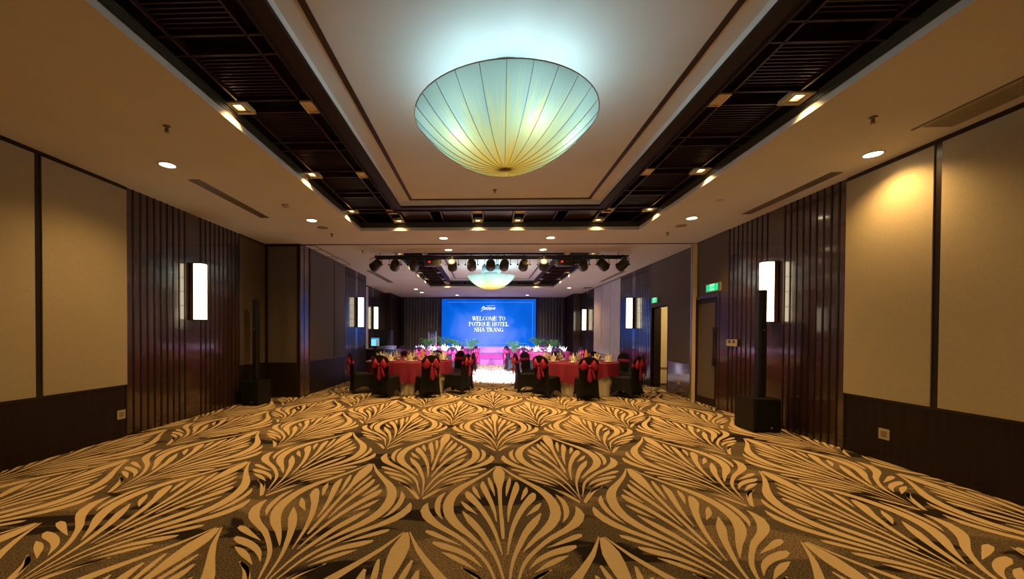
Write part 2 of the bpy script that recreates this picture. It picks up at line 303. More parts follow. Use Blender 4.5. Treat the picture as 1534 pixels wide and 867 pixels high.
# block face towards the room (left)
bf = MB(); bf.box(-4.86, -4.20, 8.80, 8.85, .78, 3.37); bf.build('fabric_panel', FABD, wall_left)
bm_ = MB(); bm_.box(XL, -4.86, 8.79, 8.85, 0, ZC); bm_.box(-4.20, XL2, 8.79, 8.85, 0, ZC); bm_.box(-4.86, -4.20, 8.79, 8.85, 3.37, ZC); bm_.box(-4.86, -4.20, 8.79, 8.85, 0, .78)
bm_.build('panel_moulding', WOODM, wall_left)
jb = MB(); jb.box(XL2-.03, XL2+.012, 8.80, 8.99, 0, ZC); jb.box(XL2-.03, XL2+.02, 8.99, 9.05, 0, ZC); jb.box(XL2-.03, XL2+.012, 9.05, 9.26, 0, ZC)
jb.build('partition_jamb', mat('bronze_jamb', (.16, .12, .10), .25, .7), wall_left)
fabric_run(-1, XL2, 9.26, 11.6, [10.74], FABD, wall_left, z0=.80, z1=3.40, dw=.05)
slat_run(-1, XL2, 11.6, 13.68, 12.55, 12.87, wall_left, .11)
wp = MB(); wp.box(-4.875, -4.84, 13.7, 16.46, .72, 3.37); wp.build('partition_panel', FABW, wall_left)
slat_run(-1, -4.87, 16.46, 19.3, 17.0, 17.4, wall_left, .13)
# right wall, taupe fabric over the doors
q = MB(); q.box(XR-.02, XR+.001, 7.72, 8.82, 2.27, 3.40); q.build('fabric_panel', FABD, wall_right)
q = MB(); q.box(XR-.035, XR+.001, 7.72, 8.82, 3.40, ZC); q.build('panel_moulding', WOOD, wall_right)
cj = MB(); cj.box(4.49, XR+.03, 8.87, 8.925, 0, ZC); cj.build('partition_jamb', CREAM, wall_right)
cj = MB(); cj.box(4.475, 4.49, 8.875, 8.92, 0, ZC-.01); cj.build('jamb_strip', STEEL, wall_right)
q = MB(); q.box(XR2-.02, XR2, 8.935, 10.33, .8, ZC-.03); q.box(XR2-.02, XR2, 10.33, 11.40, 2.24, ZC-.03); q.build('fabric_panel', FABD, wall_right)
q = MB(); q.box(XR2-.018, XR2, 8.935, 10.33, 0, .79); q.build('dado_panel', WOOD, wall_right)
slat_run(1, XR2, 11.42, 13.86, 12.52, 12.88, wall_right, .122)
q = MB()
for a, b in ((13.92, 14.98), (15.02, 16.08), (16.12, 17.2)): q.box(XR2-.03, XR2, a, b, .30, 3.39)
q.build('partition_panel', FABW, wall_right)
q = MB(); q.box(XR2-.035, XR2, 13.88, 17.22, 3.39, ZC); q.box(XR2-.035, XR2, 13.88, 17.22, .22, .3); q.build('panel_moulding', WOOD, wall_right)
slat_run(1, XR2, 17.22, 19.48, 18.2, 18.55, wall_right, .125)
q = MB(); q.box(4.27, XR2-.05, 19.47, 19.5, 0, ZC); q.build('end_board', WOOD, wall_right)

# doors
dm = MB(); dm.box(XR-.03, XR+.03, 8.0, 8.08, 0, 2.2); dm.box(XR-.03, XR+.03, 8.86, 8.94, 0, 2.2); dm.box(XR-.03, XR+.03, 8.0, 8.94, 2.2, 2.27)
dm.box(XR-.02, XR+.02, 7.72, 8.0, 0, 2.27)
door_1 = S(dm.build('door_1', WOOD))
dl = MB(); dl.box(XR-.005, XR+.04, 8.09, 8.85, .01, 2.19); dl.build('door_leaf', WOODM, door_1)
dl = MB(); dl.box(XR-.012, XR, 8.17, 8.80, .16, 2.10); dl.build('door_inset', FABD, door_1)
dh = MB(); dh.box(XR-.075, XR-.055, 8.115, 8.14, .85, 1.58); dh.box(XR-.075, XR, 8.10, 8.155, 1.44, 1.5); dh.box(XR-.075, XR, 8.10, 8.155, .92, .98)
dh.box(XR-.08, XR-.05, 8.105, 8.15, 1.5, 1.60); dh.box(XR-.08, XR-.05, 8.105, 8.15, .83, .92)
dh.build('door_handle', DARK, door_1)
dm = MB(); dm.box(XR2-.02, XR2+.20, 11.34, 11.40, 0, 2.24); dm.box(XR2-.02, XR2+.20, 10.33, 10.37, 0, 2.24); dm.box(XR2-.02, XR2+.2, 10.37, 11.34, 2.2, 2.24)
door_2 = S(dm.build('door_2', WOODM))
dl = MB(); dl.box(XR2+.03, XR2+.21, 11.26, 11.33, .01, 2.19); dl.build('door_leaf', WOODM, door_2)
# corridor behind the open door
cw = MB(); cw.box(4.86, 7.6, 12.2, 12.35, 0, 2.7); cw.box(7.5, 7.65, 9.0, 12.3, 0, 2.7); cw.box(4.86, 7.6, 9.0, 9.1, 0, 2.7); cw.box(4.8, 7.6, 9.0, 12.3, 2.7, 2.8)
wall_corridor = S(cw.build('wall_corridor', CREAM))
cw = MB(); cw.box(4.9, 7.5, 12.17, 12.2, .45, .48); cw.build('chair_rail', mat('rail_brown', (.2, .14, .07), .5), wall_corridor)
lamp('corridor_lamp', 'POINT', (5.8, 10.6, 2.5), 60, (1, .80, .45), wall_corridor, .1)

# ------------------------------------------------------------ coffers
def fixture_square(p, x, y, lit):
    """square recessed fitting in the lattice"""
    a = .10; m = MB()
    if lit:
        m.ring(x-a, x+a, y-a, y+a, .03, 3.568, 3.60, 0); m.ring(x-a+.035, x+a-.035, y-a+.035, y+a-.035, .02, 3.578, 3.62, 0)
        m.box(x-a+.03, x+a-.03, y-a+.03, y+a-.03, 3.625, 3.63, 1)
        r = m.build('lamp_frame', [GOLDF, BLACK], p)
        b = MB(); b.lathe([(.038, 3.592), (.038, 3.62)], 16, (x, y, 0)); b.build('lamp_lens', LAMPW2, r)
        lamp('lamp_light', 'SPOT', (x, y, 3.585), P_COFFER, WARM, r, .04, 118, .6, (x, y, 0))
    else:
        m.ring(x-.08, x+.08, y-.095, y+.095, .012, 3.566, 3.60, 0); m.box(x-.068, x+.068, y-.083, y+.083, 3.578, 3.60, 0)
        m.build('blank_plate', PLATE, p)
def coffer(nm, C, cx, ys, half, yfar, yn):
    x0, x1, y0, y1 = C
    f = MB()
    for k in range(4): 
        z = 3.492+k*.024; f.ring(x0-.02, x1+.02, y0-.02, y1+.02, .018, z, z+.016, 0)
    f.ring(x0-.05, x1+.05, y0-.05, y1+.05, .04, 3.485, 3.60, 0)
    f.build('grooved_fascia', FASC, ceiling)
    p = MB(); p.ring(x0-.12, x1+.12, y0-.12, y1+.12, .06, 3.50, 4.1, 0); p.box(x0-.12, x1+.12, y0-.12, y1+.12, 4.08, 4.12)
    p.build('plenum', BLACK, ceiling)
    bx = 1.82; ax = half                                     # border board outer / inner half widths
    bo = MB(); bo.ring(cx-bx, cx+bx, yn-.17, yfar+.19, bx-ax, 3.566, 3.60, 0)
    bo.ring(cx-bx, cx+bx, yn-.17, yfar+.19, .02, 3.55, 3.57, 0)
    bo.build('border_board', BOARD, ceiling)
    t = MB(); t.box(cx-bx+.03, cx+bx-.03, yn-.14, yfar+.16, 3.66, 3.72, 0); t.ring(cx-ax-.03, cx+ax+.03, yn-.03, yfar+.03, .03, 3.6, 3.66, 0)
    t.build('tray_panel', PAINT, ceiling)
    t = MB(); t.ring(cx-1.49, cx+1.49, yn+.10, yfar-.08, .05, 3.652, 3.662, 0); t.build('tray_line', CLADB, ceiling)
    L = MB(); zb, zt = 3.58, 3.64; w = .010
    for s in (-1, 1):
        for h_ in (1.955, 2.53):
            if h_ > 2.5: L.box(cx+s*h_-w, cx+s*h_+w, y0, y1-.02, zb, zt)
            else: L.box(cx+s*h_-w, cx+s*h_+w, y0, y1-.02, zb, zt)
        for yc in ys:
            for d in (-.1, .1):
                a, b = sorted((cx+s*bx, (x1 if s > 0 else x0)-s*.0)); L.box(a, b, yc+d-w, yc+d+w, zb, zt)
    yB = yfar+.19
    for k in range(-2, 4):
        xc = .225+(k-.5)*.75+(cx-.22)
        for d in (-.1, .1): L.box(xc+d-w, xc+d+w, yB, y1, zb, zt)
    L.box(cx-bx, cx+bx, yB+.02, yB+.05, zb, zt)
    L.build('coffer_lattice', CLADB, ceiling)
    sl = MB()
    for s in (-1, 1):
        a, b = sorted((cx+s*1.97, cx+s*2.515))
        for ya, yb_ in zip(ys[:-1], ys[1:]):
            n = 13; lo, hi = ya+.125, yb_-.125
            for i in range(n):
                y = lo+(hi-lo)*(i+.5)/n; sl.box(a, b, y-.006, y+.006, 3.605, 3.64)
    for k in range(-2, 3):
        xc = .225+(k-.5)*.75+(cx-.22)
        sl.box(xc+.12, xc+.63, yB+.06, y1-.04, 3.625, 3.64)
    sl.build('coffer_louvre', CLADB, ceiling)
    for s in (-1, 1):
        for i, yc in enumerate(ys):
            if i % 2 == 0: fixture_square(ceiling, cx+s*2.57, yc, True); fixture_square(ceiling, cx+s*1.87, yc, False)
    for k in (-2, 0, 1, 3):
        xc = .225+(k-.5)*.75+(cx-.22)
        fixture_square(ceiling, xc, y1-.13, True); fixture_square(ceiling, xc, yB+.1, False)
YS1 = [3.755+.805*k for k in range(-4, 5)]
coffer('main', C1, .225, YS1, 1.655, 6.73, .75)
YS2 = [13.1+.805*k for k in range(-3, 5)]
coffer('stage', C2, .27, YS2, 1.655, 16.1, 10.8)

# ------------------------------------------------------------ chandeliers
def shade_material():
    m = bpy.data.materials.new('silk_thread_shade'); m.use_nodes = True; nt = m.node_tree; nt.nodes.clear(); L = nt.links.new
    out = N(m, 'ShaderNodeOutputMaterial'); tc = N(m, 'ShaderNodeTexCoord'); sx = N(m, 'ShaderNodeSeparateXYZ')
    L(tc.outputs['Object'], sx.inputs[0])
    at = N(m, 'ShaderNodeMath', operation='ARCTAN2'); L(sx.outputs[1], at.inputs[0]); L(sx.outputs[0], at.inputs[1])
    r2 = N(m, 'ShaderNodeVectorMath', operation='LENGTH'); cmb0 = N(m, 'ShaderNodeCombineXYZ'); L(sx.outputs[0], cmb0.inputs[0]); L(sx.outputs[1], cmb0.inputs[1]); L(cmb0.outputs[0], r2.inputs[0])
    cmb = N(m, 'ShaderNodeCombineXYZ'); ms = N(m, 'ShaderNodeMath', operation='MULTIPLY'); ms.inputs[1].default_value = 60; L(at.outputs[0], ms.inputs[0]); L(ms.outputs[0], cmb.inputs[0])
    rs = N(m, 'ShaderNodeMath', operation='MULTIPLY'); rs.inputs[1].default_value = 2.5; L(r2.outputs['Value'], rs.inputs[0]); L(rs.outputs[0], cmb.inputs[1])
    no = N(m, 'ShaderNodeTexNoise'); no.inputs['Scale'].default_value = 1.0; no.inputs['Detail'].default_value = 4; L(cmb.outputs[0], no.inputs['Vector'])
    # the woven thread layer thickens as the threads gather to the tip
    mr = N(m, 'ShaderNodeMapRange'); mr.inputs[1].default_value = .78; mr.inputs[2].default_value = .05; mr.inputs[3].default_value = -.14; mr.inputs[4].default_value = .56
    L(r2.outputs['Value'], mr.inputs[0])
    ad = N(m, 'ShaderNodeMath', operation='ADD'); L(no.outputs['Fac'], ad.inputs[0]); L(mr.outputs[0], ad.inputs[1])
    cr = N(m, 'ShaderNodeValToRGB'); e = cr.color_ramp.elements; e[0].position = .45; e[0].color = (.27, .31, .26, 1); e[1].position = .95; e[1].color = (.62, .28, .03, 1)
    mid = e.new(.66); mid.color = (.40, .37, .17, 1)
    L(ad.outputs[0], cr.inputs[0])
    tr = N(m, 'ShaderNodeBsdfTranslucent'); df = N(m, 'ShaderNodeBsdfDiffuse'); L(cr.outputs[0], tr.inputs[0]); L(cr.outputs[0], df.inputs[0])
    mx = N(m, 'ShaderNodeMixShader'); mx.inputs[0].default_value = .3; L(tr.outputs[0], mx.inputs[1]); L(df.outputs[0], mx.inputs[2]); L(mx.outputs[0], out.inputs[0])
    return m
SHADE = shade_material()
RIBM = mat('bronze_rib', (.25, .14, .05), .5)
BULB = mat('bulb_glow', (1, 1, 1), .5, emit=(.8, .97, 1), es=6)
CAN = mat('teal_grey_canopy', (.12, .17, .17), .5)
def chandelier(loc, label, power=1.0):
    t = thing('dome_chandelier', loc, label, 'ceiling lamp', 'silk dome ceiling lamps')
    R, B = .785, .43
    def prof(k):                                     # k 0 rim .. 1 tip
        r = 1-k; return R*r, -B*(1-r**2.15)
    s = MB(); s.grid(lambda u, v: ((lambda r, z: (r*cos(2*pi*u), r*sin(2*pi*u), z))(*prof(v*.999))), 96, 24, wrap=True)
    s.build('fabric_shade', SHADE, t)
    r = MB()
    for i in range(26):
        a = 2*pi*(i+.35)/26
        r.tube([((prof(k/12*.98)[0]+.003)*cos(a), (prof(k/12*.98)[0]+.003)*sin(a), prof(k/12*.98)[1]-.002) for k in range(13)], .0022, 5)
    r.build('frame_rib', RIBM, t)
    q = MB(); q.tube([(R*1.003*cos(2*pi*i/64), R*1.003*sin(2*pi*i/64), .002) for i in range(65)], .004, 6); q.build('rim_ring', RIBM, t)
    q = MB(); q.lathe([(.0, -B-.012), (.03, -B-.008), (.045, -B+.004)], 16, caps=False); q.build('tip_button', RIBM, t)
    q = MB(); q.lathe([(.30, .10), (.30, .345), (.28, .347)], 32); q.lathe([(.02, -.02), (.02, .12)], 12)
    for i in range(4):
        a = pi/2*i+.4; q.tube([(.05*cos(a), .05*sin(a), .05), (R*.97*cos(a), R*.97*sin(a), 0)], .008, 6)
    q.build('canopy', CAN, t)
    for i, (x, y, z) in enumerate(((-.34, -.24, -.175), (.19, -.40, -.155), (.50, -.08, -.13), *[(.50*cos(2*pi*k/8+.2), .50*sin(2*pi*k/8+.2), .03) for k in range(8)])):
        b = MB(); b.lathe([(.0, -.016), (.012, -.01), (.016, 0), (.012, .01), (0, .016)], 12, (x, y, z), caps=False)
        b.build('bulb', BULB, t)
        lamp('bulb_light', 'POINT', (x, y, z), P_CHAND*power*(.52 if z > -.1 else .5), COOL, t, .03)
    return t
chandelier((.166, 3.55, 3.313), 'large cream silk dome lamp glowing white near the camera in the main coffer')
chandelier((.19, 13.07, 3.313), 'smaller looking white dome lamp in the far coffer near the stage', 1.7)

# ------------------------------------------------------------ ceiling fittings
def downlight(x, y, label, e=None, vis=True):
    t = thing('ceiling_downlight', (x, y, ZC), label, 'downlight', 'round recessed ceiling downlights')
    m = MB(); m.lathe([(.085, -.001), (.10, -.004), (.10, -.008), (.083, -.008), (.078, -.001)], 28, caps=False); m.build('trim_ring', PAINT, t)
    m = MB(); m.lathe([(.0001, -.0042), (.079, -.004)], 28, caps=False); m.build('lens', LAMPW, t)
    lamp('downlight_lamp', 'SPOT', (0, 0, -.03), e or P_DOWN, WARM, t, .06, 140, .8, (0, 0, -3))
    return t
downlight(4.24, 4.585, 'round downlight close to the right wall, washing the cream panel')
downlight(-3.79, 4.65, 'round downlight at the near left of the ceiling')
downlight(3.505, 6.977, 'round downlight right of the coffer, before the exit door', P_DOWN*1.5)
downlight(-3.066, 6.98, 'round downlight left of the coffer, before the dark corner', P_DOWN*1.5)
downlight(-.87, 8.32, 'round downlight before the partition track, left one of the pair', P_DOWN2*1.4)
downlight(1.34, 8.32, 'round downlight before the partition track, right one of the pair', P_DOWN2*1.4)
downlight(-.87, 9.47, 'round downlight just above the stage light bar, left one of the pair', P_DOWN2)
downlight(1.35, 9.47, 'round downlight just above the stage light bar, right one of the pair', P_DOWN2)
downlight(-3.07, 17.7, 'downlight over the far left corner, higher one of two', P_DOWN2)
downlight(-3.03, 19.1, 'downlight over the far left corner, lower one of two', P_DOWN2)
downlight(3.56, 17.17, 'downlight over the far right tables', P_DOWN2)
downlight(-1.42, 20.38, 'downlight above the left part of the blue screen', P_DOWN2)
downlight(2.13, 20.33, 'downlight above the right part of the blue screen', P_DOWN2)
for x, y in ((4.24, .2), (-3.79, .2), (3.5, 2.3), (-3.07, 2.3), (-1, -1.6), (1.4, -1.6)):
    downlight(x, y, 'round downlight behind the camera', P_DOWN*.6)

def disc_fitting(nm, x, y, label, cat, prof, m, grp=None):
    b = MB(); b.lathe(prof, 20, (0, 0, 0)); o = b.build(nm, m, None, (x, y, ZC)); tag(o, label, cat, grp); return o
def sprinkler(x, y, label, z=ZC):
    b = MB(); b.lathe([(.028, -.001), (.035, -.006), (.012, -.012), (.010, -.03), (.006, -.045), (.006, -.055), (.022, -.057), (.022, -.060)], 14)
    b.box(-.016, -.012, -.004, .004, -.056, -.02); b.box(.012, .016, -.004, .004, -.056, -.02)
    o = b.build('fire_sprinkler', mat('sprinkler_brass', (.2, .14, .08), .4, .5), None, (x, y, z)); tag(o, label, 'sprinkler', 'ceiling sprinklers')
sprinkler(-3.087, 3.78, 'small fire sprinkler near the left downlight'); sprinkler(3.517, 3.81, 'small fire sprinkler near the right downlight')
sprinkler(-3.07, 7.92, 'tiny sprinkler on the left before the partition track'); sprinkler(3.525, 7.93, 'tiny sprinkler on the right before the partition track')
sprinkler(.14, 6.2, 'sprinkler in the tray behind the large dome lamp', 3.66)
sprinkler(-2.95, 9.55, 'sprinkler just left of the stage light bar')
SPK = mat('ceiling_grille', (.22, .17, .12), .7)
disc_fitting('smoke_detector', -3.109, 6.14, 'small round smoke detector by the left air slot', 'smoke detector', [(.055, 0), (.055, -.02), (.04, -.035), (.02, -.04)], mat('detector', (.4, .33, .25), .5))
disc_fitting('ceiling_speaker', -3.075, 7.47, 'flat round ceiling speaker left of the coffer', 'ceiling speaker', [(.10, 0), (.10, -.005), (.09, -.009)], SPK, 'flat round ceiling speakers')
disc_fitting('ceiling_speaker', 3.551, 7.455, 'flat round ceiling speaker right of the coffer', 'ceiling speaker', [(.10, 0), (.10, -.005), (.09, -.009)], SPK, 'flat round ceiling speakers')
disc_fitting('ceiling_sensor', 3.449, 6.07, 'pale round sensor disc by the right air slot', 'sensor', [(.05, 0), (.05, -.008), (.04, -.012)], mat('sensor', (.5, .42, .33), .6))
VENT = mat('air_slot_metal', (.16, .12, .07), .5)
VENTP = mat('air_vent_paint', (.34, .29, .20), .6)
def air_slot(x0, x1, y0, y1, label, across=False, m=VENT):
    t = thing('air_vent', ((x0+x1)/2, (y0+y1)/2, ZC), label, 'air vent', 'ceiling air slots')
    a, b = (x1-x0)/2, (y1-y0)/2
    q = MB(); q.ring(-a, a, -b, b, .012, -.008, .001); q.build('vent_frame', m, t)
    q = MB(); n = max(2, int((x1-x0)/.03))
    for i in range(n):
        x = -a+.012+(2*a-.024)*(i+.5)/n; q.box(x-.008, x+.008, -b+.012, b-.012, -.006, -.001)
    q.build('vent_louvre', m, t)
    q = MB(); q.box(-a+.005, a-.005, -b+.005, b-.005, -.0015, -.0005); q.build('vent_backing', mat('slot_shadow', (.10, .07, .04), .8), t)
air_slot(-3.88, -3.73, 5.1, 6.8, 'long narrow air slot in the left ceiling')
air_slot(4.20, 4.34, 5.07, 6.76, 'long narrow air slot beside the right battens')
air_slot(4.156, 4.42, 2.2, 4.0, 'wide air vent at the upper right of the picture', m=VENTP)
air_slot(4.10, 4.125, 2.2, 4.06, 'thin slot beside the wide air vent')
air_slot(-3.75, -3.55, 12.5, 15.4, 'far air slot at the left of the stage hall ceiling')
air_slot(4.25, 4.37, 12.67, 15.2, 'far air slot above the pale partition panels')
air_slot(4.15, 4.5, 16.9, 17.3, 'square vent in the far right ceiling corner')
t = thing('slot_light', (-3.99, 10.16, ZC), 'framed ceiling slot with pale panes along the left partition', 'ceiling slot')
q = MB(); q.ring(-.13, .12, -1.22, 1.22, .022, -.008, .002)
for y in (-.75, .1, .35): q.box(-.12, .11, y-.02, y+.02, -.008, .002)
q.build('slot_frame', mat('slot_frame', (.07, .04, .03), .5), t)
q = MB(); q.box(-.11, .10, -1.2, 1.2, -.003, 0); q.build('slot_pane', mat('slot_pane', (.7, .66, .62), .5), t)

# ------------------------------------------------------------ sconces
SCD = mat('sconce_dark_frame', (.10, .05, .02), .4)
def sconce(s, wx, y, label):
    t = thing('wall_sconce', (wx-s*.0, y, 1.655), label, 'wall lamp', 'paper wall sconces')
    b = MB(); b.box(*sorted((-s*.03, -s*.085)), -.085, .085, -.01, .95); b.build('back_box', SCD, t)
    sh = MB(); n = 14
    pts = []
    for i in range(n+1):
        a = -pi/2+pi*i/n; pts.append((-s*(.085+.105+.045*cos(a)), .08*sin(a)))
    pts = [(-s*.085, -.08)]+pts+[(-s*.085, .08)]
    sh.prism(pts, lambda a, b_, c: (a, b_, c), .004, .936); sh.build('paper_shade', SCON, t)
    for z0, z1 in ((-.004, .004), (.231, .239), (.466, .474), (.701, .709), (.934, .944)):
        ln = MB(); ln.prism([(a*1.0+(-s*.002), b_*1.03) for a, b_ in pts], lambda a, b_, c: (a, b_, c), z0, z1); ln.build('shade_band', SCD, t)
sconce(1, XR, 6.52, 'lit paper wall sconce on the near right battens behind the column speaker')
sconce(-1, XL, 6.60, 'lit paper wall sconce on the near left battens')
sconce(1, XR2, 12.70, 'lit wall sconce beyond the open doorway on the right')
sconce(-1, XL2, 12.72, 'lit wall sconce beyond the left partition panels')
sconce(1, XR2, 18.38, 'farthest lit wall sconce at the right of the stage hall')
sconce(-1, -4.87, 17.2, 'farthest lit wall sconce at the left of the stage hall')

# ------------------------------------------------------------ wall fittings
def outlet(s, wx, y, z, label):
    t = thing('wall_socket', (wx, y, z), label, 'socket')
    x = lambda a, b: sorted((-s*a, -s*b))
    q = MB(); q.box(*x(.014, .024), -.06, .06, -.06, .06); q.build('cover_plate', PLAST, t)
    q = MB(); q.box(*x(.0235, .027), -.034, .034, -.034, .034); q.build('socket_insert', mat('socket_grey', (.22, .17, .10), .6), t)
outlet(1, XR, 4.755, .317, 'small square socket low on the dark dado of the right wall')
outlet(-1, XL, 5.25, .315, 'small square socket low on the dark dado of the left wall')
outlet(1, XR2, 9.75, .33, 'socket on the dado beside the open doorway')
t = thing('wall_switch', (XR-.045, 7.555, 1.305), 'ivory double control plate on the battens beside the exit door', 'switch')
q = MB(); q.box(-.014, 0, -.155, .155, -.062, .062); q.build('cover_plate', PLAST, t)
for y in (-.075, .06):
    q = MB(); q.box(-.018, -.012, y-.035, y+.035, -.005, .045); q.build('switch_window', PLDK, t)
GREEN = mat('exit_green', (0, .5, .2), .5, emit=(.01, .72, .27), es=.9); GRT = mat('exit_letters', (.5, .9, .7), .5, emit=(.35, 1, .62), es=1.2)
GREYS = mat('exit_grey_edge', (.08, .08, .09), .5)
def exit_sign(wx, yc, w, z, h, label):
    t = thing('exit_sign', (wx, yc, z), label, 'exit sign')
    q = MB(); q.box(-.055, -.001, -w/2, w/2, -h/2, h/2); q.build('housing', PLAST, t)
    q = MB(); q.box(-.058, -.054, -w/2+.012, w/2-.012, -h/2+.012, h/2-.012); q.build('sign_face', GREYS, t)
    q = MB(); q.box(-.060, -.057, -w/2+.05, w/2-.04, -h/2+.018, h/2-.018); f = q.build('green_panel', GREEN, t)
    for txt, zz, sz in (('EXIT', .012, .075), ('L\u1ed0I RA', -.052, .05)):
        c = bpy.data.curves.new('sign_text', 'FONT'); c.body = txt; c.size = sz*h/.15; c.align_x = 'CENTER'; c.offset = .001; c.extrude = .0005
        c.materials.append(GRT)
        o = bpy.data.objects.new('sign_text', c); COL.objects.link(o); o.parent = f
        o.location = (-.0615, 0, zz*h/.15); o.rotation_euler = (pi/2, 0, -pi/2); 
exit_sign(XR, 8.20, .50, 2.395, .165, 'green lit exit sign above the closed door on the right')
exit_sign(XR2, 11.07, .42, 2.385, .155, 'green lit exit sign above the open doorway farther back')

# ------------------------------------------------------------ speakers
def subwoofer(x0, x1, y0, y1, h, side_s, label):
    w, d = x1-x0, y1-y0; t = thing('subwoofer', ((x0+x1)/2, (y0+y1)/2, 0), label, 'subwoofer')
    a, b = w/2, d/2
    q = MB(); c = .02
    q.prism([(-a+c, -b), (a-c, -b), (a, -b+c), (a, b-c), (a-c, b), (-a+c, b), (-a, b-c), (-a, -b+c)], lambda u, v, z: (u, v, z), .015, h)
    for u in (-a+.05, a-.05):
        for v in (-b+.05, b-.05): q.box(u-.02, u+.02, v-.02, v+.02, 0, .016)
    q.build('cabinet', SPKB, t)
    q = MB(); q.box(-a+.018, a-.018, -b-.008, -b+.002, .035, h-.02); g = q.build('front_grille', GRILL, t)
    q = MB(); q.lathe([(.0001, 0), (.014, 0), (.014, .004)], 14, M=Matrix.Rotation(pi/2, 3, 'X').to_4x4(), c=(a*.25, -b-.006, .075)); q.build('badge', STEEL, g)
    q = MB(); q.box(side_s*a-.003, side_s*a+.003, -.06, .06, h*.50, h*.50+.035); q.build('handle_slot', BLACK, t)
    q = MB(); q.lathe([(.03, h), (.03, h+.012), (.02, h+.014)], 16); q.build('pole_cup', DARK, t)
    return t
def column(x, y, z0, z1, w, label, ang=0):
    t = thing('column_speaker', (x, y, z0), label, 'column speaker', rz=ang); h = z1-z0
    q = MB(); a = w/2
    q.prism([(-a, -.03), (-a+.02, -.06), (a-.02, -.06), (a, -.03), (a*.8, .07), (-a*.8, .07)], lambda u, v, z: (u, v, z), .0, h); q.build('column_body', SPKB, t)
    q = MB(); q.box(-a+.022, a-.022, -.066, -.058, h*.45, h-.02); q.build('column_grille', GRILL, t)
    q = MB(); q.box(-.01, .012, -.069, -.065, h*.62, h*.62+.014); q.build('badge', STEEL, t)
    return t
subwoofer(3.99, 4.385, 6.07, 6.56, .495, -1, 'black subwoofer box on the carpet by the right battens')
column(4.225, 6.30, .511, 2.13, .115, 'tall slim black column speaker standing on the right subwoofer')
subwoofer(-4.80, -4.44, 7.69, 8.17, .48, 1, 'black subwoofer box in the dark left corner')
column(-4.63, 7.93, .495, 2.12, .11, 'tall slim black column speaker standing on the left subwoofer')

# ------------------------------------------------------------ stage light bar
t = thing('lighting_truss', (.3, 9.72, 0), 'long black bar hung under the ceiling carrying the stage lights', 'lighting bar')
q = MB(); q.tube([(-3.0, 0, 3.325), (3.12, 0, 3.325)], .022, 8); q.tube([(-3.0, .18, 3.325), (3.12, .18, 3.325)], .018, 8); q.tube([(-3.0, .09, 3.28), (3.12, .09, 3.28)], .014, 8)
for i in range(25):
    x = -2.95+i*.25; q.tube([(x, 0, 3.325), (x+.125, .18, 3.325), (x+.25, 0, 3.325)] if x < 2.8 else [(x, 0, 3.325), (x+.1, .18, 3.325)], .006, 5)
q.build('bar', DARK, t)
q = MB()
for x in (-2.9, -1.5, 0, 1.5, 2.9): q.tube([(x, .09, 3.33), (x, .09, ZC+(.2 if abs(x) < 2.3 else .0))], .008, 6)
q.build('hanger', DARK, t)
CANM = mat('par_can_black', (.02, .018, .015), .45)
LENS = mat('par_lens', (.05, .05, .05), .15)
def par_can(x, ang, tilt, label, size=1.0, lit=None):
    t = thing('stage_spotlight', (x, 9.72, 3.30), label, 'stage light', 'round stage spotlights on the bar')
    q = MB(); r = .115*size
    q.tube([(-r-.03, 0, -.18), (-r-.03, 0, -.04), (-r*.3, 0, .0), (r*.3, 0, .0), (r+.03, 0, -.04), (r+.03, 0, -.18)], .009, 6); q.box(-.02, .02, -.03, .03, -.02, .05)
    q.build('yoke', DARK, t)
    Mx = Matrix.Translation((0, 0, -.185)) @ Matrix.Rotation(ang, 4, 'Z') @ Matrix.Rotation(tilt, 4, 'X')
    q = MB(); prof = [(r*.55, -.13), (r*.82, -.12), (r*.95, -.07), (r, 0), (r*1.02, .10), (r*.98, .125), (r*.9, .125), (r*.88, .10)]
    q.lathe(prof, 24, M=Mx)
    for k in range(10):
        a = 2*pi*k/10; p = Mx @ Vector((r*.6*cos(a), r*.6*sin(a), -.13)); 
    q.build('can', CANM, t)
    q = MB(); q.lathe([(.0001, .112), (r*.86, .108)], 20, M=Mx, caps=False); q.build('lens', LENS, t)
    q = MB(); 
    for s in (-1, 1):
        q.tube([(s*(r+.015), 0, -.18), (s*(r+.055), 0, -.18)], .018, 8)
    q.build('knob', DARK, t)
    return t
names = ['leftmost stage spotlight on the bar', 'second stage spotlight from the left', 'third stage spotlight from the left, before the coffer', None,
 'stage spotlight under the left downlight, with a bright reflector', 'stage spotlight left of the far dome lamp', 'stage spotlight at bar centre, left of two close ones',
 'stage spotlight at bar centre, right of two close ones', 'stage spotlight right of the far dome lamp', 'stage spotlight under the right downlight, with a bright reflector', None,
 'third stage spotlight from the right, before the coffer', 'second stage spotlight from the right', 'rightmost stage spotlight on the bar']
XS = [-2.67, -2.2, -1.74, -1.28, -.80, -.33, .13, .46, .93, 1.41, 1.89, 2.34, 2.81, 3.28]
TI = [(.9, 1.1), (.35, 1.2), (.1, 1.15), 0, (0, 1.0), (0, 1.2), (0, 1.25), (.1, 1.2), (.1, 1.15), (-.1, 1.0), 0, (-.3, 1.15), (-.8, 1.1), (.5, 1.05)]
for x, n_, ti in zip(XS, names, TI):
    if n_: par_can(x, ti[0], -(pi-ti[1]) if ti[1] > 0 else ti[1], n_)
REDL = mat('red_indicator', (.8, 0, 0), .5, emit=(1, .02, .02), es=2)
